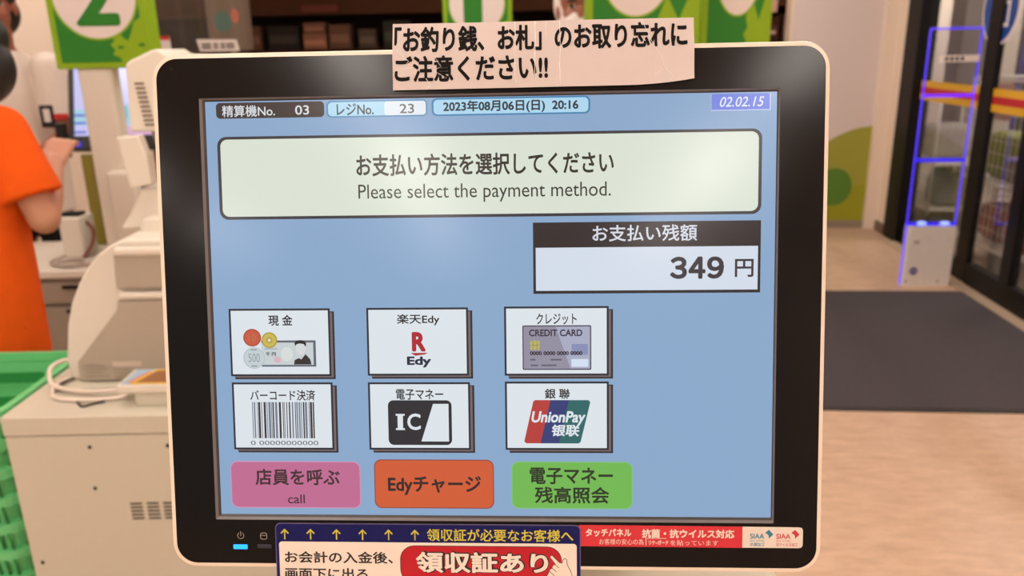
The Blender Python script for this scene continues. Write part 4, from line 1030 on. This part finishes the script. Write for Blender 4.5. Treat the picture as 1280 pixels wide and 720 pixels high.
# pale shelf seen right beside the narrow sign
t = thing('end_shelf', 'pale end shelf with dark goods left of the white wall', 'shelf', (1.95, 6.6, 0))
PSM = mat('pale_shelf', (196, 160, 136), .6)
b = MB(); b.box(-.30, .2, 0, .12, .22, 2.0, SHB).box(-.30, -.15, 1.66, .12, .2, 2.0, PSM, .004).box(-.30, -.15, 1.50, .12, .2, 1.525, PSM, .003).box(-.30, -.15, 1.1, .12, .2, 1.13, PSM, .003).box(-.3, -.15, 0, .12, .2, .1, PSM); b.build('shelf_unit', t)
for k, (xx, c, nm) in enumerate(((1.72, (52, 34, 30), 'black'), (1.86, (128, 40, 38), 'red'), (1.98, (70, 48, 40), 'brown'))):
    tag(MB().box(xx - .055, 6.48, 1.527, xx + .055, 6.6, 1.60 + .012 * k, mat('pack_' + nm, c, .6), .004).build('goods_pack'), '%s pack on the pale end shelf beside the narrow sign' % nm, 'package', 'packs on the end shelf')

# ================================================================== RIGHT: security gate
VIOLET = emit('blue_edge_light', (84, 54, 255), 1.25); VIOLETB = emit('violet_edge_light', (120, 40, 255), 1.2); 
G = thing('security_gate', 'slim anti theft gate with glowing blue edges beside the glass doors', 'security gate', ROOM @ Vector((2.105, 4.90, 0)), YAW)
b = MB(); b.loft([[(x, y, z) for x, y in rrect(-.137, -.04, .140, .04, .012, 4)] for z in (0.0, .372)], mat('gate_base_white', (232, 223, 213), .45), smooth=False)
gb = b.build('base', G)
b = MB(); b.flat(ell(-.082, .095, .024, .024), .0405, mat('badge_blue', (42, 42, 140), .4), UP)
for k in range(3): b.flat(rect(-.096 + k * .011, .09, -.089 + k * .011, .10), .041, SIGNWHITE, UP)
b.flat(rect(-.10, .265, -.07, .285), .0405, mat('faint_mark', (170, 160, 160), .5), UP)
b.flat(ell(.065, .03, .006, .006, 12), .0405, DARK, UP); b.flat(ell(-.12, .03, .006, .006, 12), .0405, DARK, UP)
b.build('badge', gb)
b = MB(); ACR = clear('acrylic_panel', (.95, .95, .97), .02, (150, 150, 190), .02, .6)
b.loft([[(x, y, z) for x, y in rrect(-.135, -.012, .138, .012, .010, 4)] for z in (.372, 1.50)], ACR, smooth=False); b.build('clear_panel', G)
b = MB()
for pts in (((-.140, 0, .0), (-.140, 0, .38), (-.140, 0, 1.495)), ((.140, 0, .372), (.140, 0, 1.0), (.140, 0, 1.495))): b.tube(pts, 0.0048, VIOLET, 8)
b.tube(((-.140, 0, 1.497), (0, 0, 1.497), (.140, 0, 1.497)), 0.0048, VIOLET, 8)
b.build('edge_light', G)
b = MB(); b.box(-.14, -.014, 1.122, .14, .014, 1.138, VIOLETB, .004).box(-.14, -.014, .752, .14, .014, .770, emit('deep_blue_bar', (40, 20, 240), 1.1), .004).box(-.14, -.016, .370, .14, .016, .386, emit('deep_blue_bar', (40, 20, 240), 1.1), .004); b.build('cross_light', G)
for x in (-.062, .07):
    MB().ball((x, -.022, .388), (.028, .02, .011), emit('bright_blue_lamp', (150, 170, 255), 1.6)).build('lamp', G)
b = MB(); b.box(-.075, -.02, 1.315, .135, -.013, 1.352, mat('plate_pale', (248, 238, 228), .5), .003)
for k in range(4): b.flat([(-.050 + k * .028, 1.323), (-.034 + k * .028, 1.323), (-.032 + k * .028, 1.345), (-.052 + k * .028, 1.341)], .0205, DARK, UP)
b.build('name_plate', G)

# ---- goods beyond the glass: roll cages
WIRE = mat('zinc_wire', (226, 216, 206), .4, .5)
def cage(label, a0, a1, b0, b1, zt, shelves, boxes):
    c = ROOM @ Vector(((a0 + a1) / 2, (b0 + b1) / 2, 0)); t = thing('roll_cage', label, 'trolley', c, YAW)
    L = Matrix.Translation((-(a0 + a1) / 2, -(b0 + b1) / 2, 0))
    fr = MB()
    for a in (a0, a1):
        for q in (b0, b1): fr.tube(((a, q, .1), (a, q, zt)), .012, WIRE, 8, L)
    for z in (zt, .14):
        for p, q in (((a0, b0), (a1, b0)), ((a0, b1), (a1, b1)), ((a0, b0), (a0, b1)), ((a1, b0), (a1, b1))): fr.tube(((*p, z), (*q, z)), .011, WIRE, 8, L)
    fr.build('frame', t)
    gr = MB()
    n_ = int((b1 - b0) / .06)
    for k in range(1, n_): 
        for a in (a0, a1): gr.tube(((a, b0 + (b1 - b0) * k / n_, .14), (a, b0 + (b1 - b0) * k / n_, zt)), .0028, WIRE, 5, L)
    for k in range(1, int(zt / .08)):
        for a in (a0, a1): gr.tube(((a, b0, .1 + k * .08), (a, b1, .1 + k * .08)), .0028, WIRE, 5, L)
    gr.build('wire_mesh', t)
    for z in shelves: MB().box(a0, b0, z - .015, a1, b1, z, WIRE, .002, 2, L).build('deck', t)
    for a in (a0 + .05, a1 - .05):
        for q in (b0 + .05, b1 - .05):
            MB()._cyl(Vector((a - .015, q, .05)), Vector((1, 0, 0)), .055, .03, RUB, 20, L).build('castor', t)
cage('zinc wire roll cage of red goods outside the right glass door', 2.62, 3.15, 4.95, 5.72, 1.19, (.14, .55), ())
cage('zinc wire roll cage outside, seen through the security gate', 2.75, 3.25, 6.5, 7.25, 1.05, (.14, .5), ())
def goods(a, q, z, sa, sq, sz, c, nm, label):
    m = mat('goods_' + nm, c, .6, .3, var=.12, nscale=15)
    t = thing('goods_bag', label, 'package', ROOM @ Vector((a, q, z)), YAW, 'goods in the roll cages outside')
    MB().box(-sa / 2, -sq / 2, 0, sa / 2, sq / 2, sz, m, min(sa, sq, sz) * .22, 3).build('packet', t)
goods(2.86, 5.15, .142, .3, .28, .26, (186, 44, 42), 'red', 'red sack on the lower deck of the nearer roll cage')
goods(2.86, 5.48, .142, .3, .28, .24, (120, 34, 40), 'crimson', 'crimson sack behind the red sack on the lower deck')
goods(2.86, 5.12, .552, .3, .2, .22, (206, 150, 138), 'dusty_pink', 'dusty pink pack on the upper deck of the nearer roll cage')
goods(2.86, 5.52, .552, .3, .26, .30, (142, 150, 62), 'olive', 'olive green pack on the upper deck of the nearer roll cage')
goods(2.86, 5.305, .552, .3, .13, .16, (140, 124, 114), 'grey_brown', 'grey brown pack between the pink and olive packs')
goods(3.0, 6.75, .142, .3, .25, .25, (150, 146, 140), 'pale_grey', 'pale grey pack low in the roll cage beyond the security gate')
goods(3.0, 6.9, .502, .3, .3, .28, (176, 168, 160), 'whitish', 'whitish pack high in the roll cage beyond the security gate')
b = MB(); b.prism(rect(-.17, 0, .17, .22), 0, .004, mat('pink_poster', (222, 176, 178), .6), UP)
o = b.build('pink_sheet', None, ROOM @ Matrix.Translation((2.605, 5.35, .95)) @ Matrix.Rotation(math.radians(-90), 4, 'Z')); tag(o, 'pink paper sheet hung on the nearer roll cage outside', 'paper')
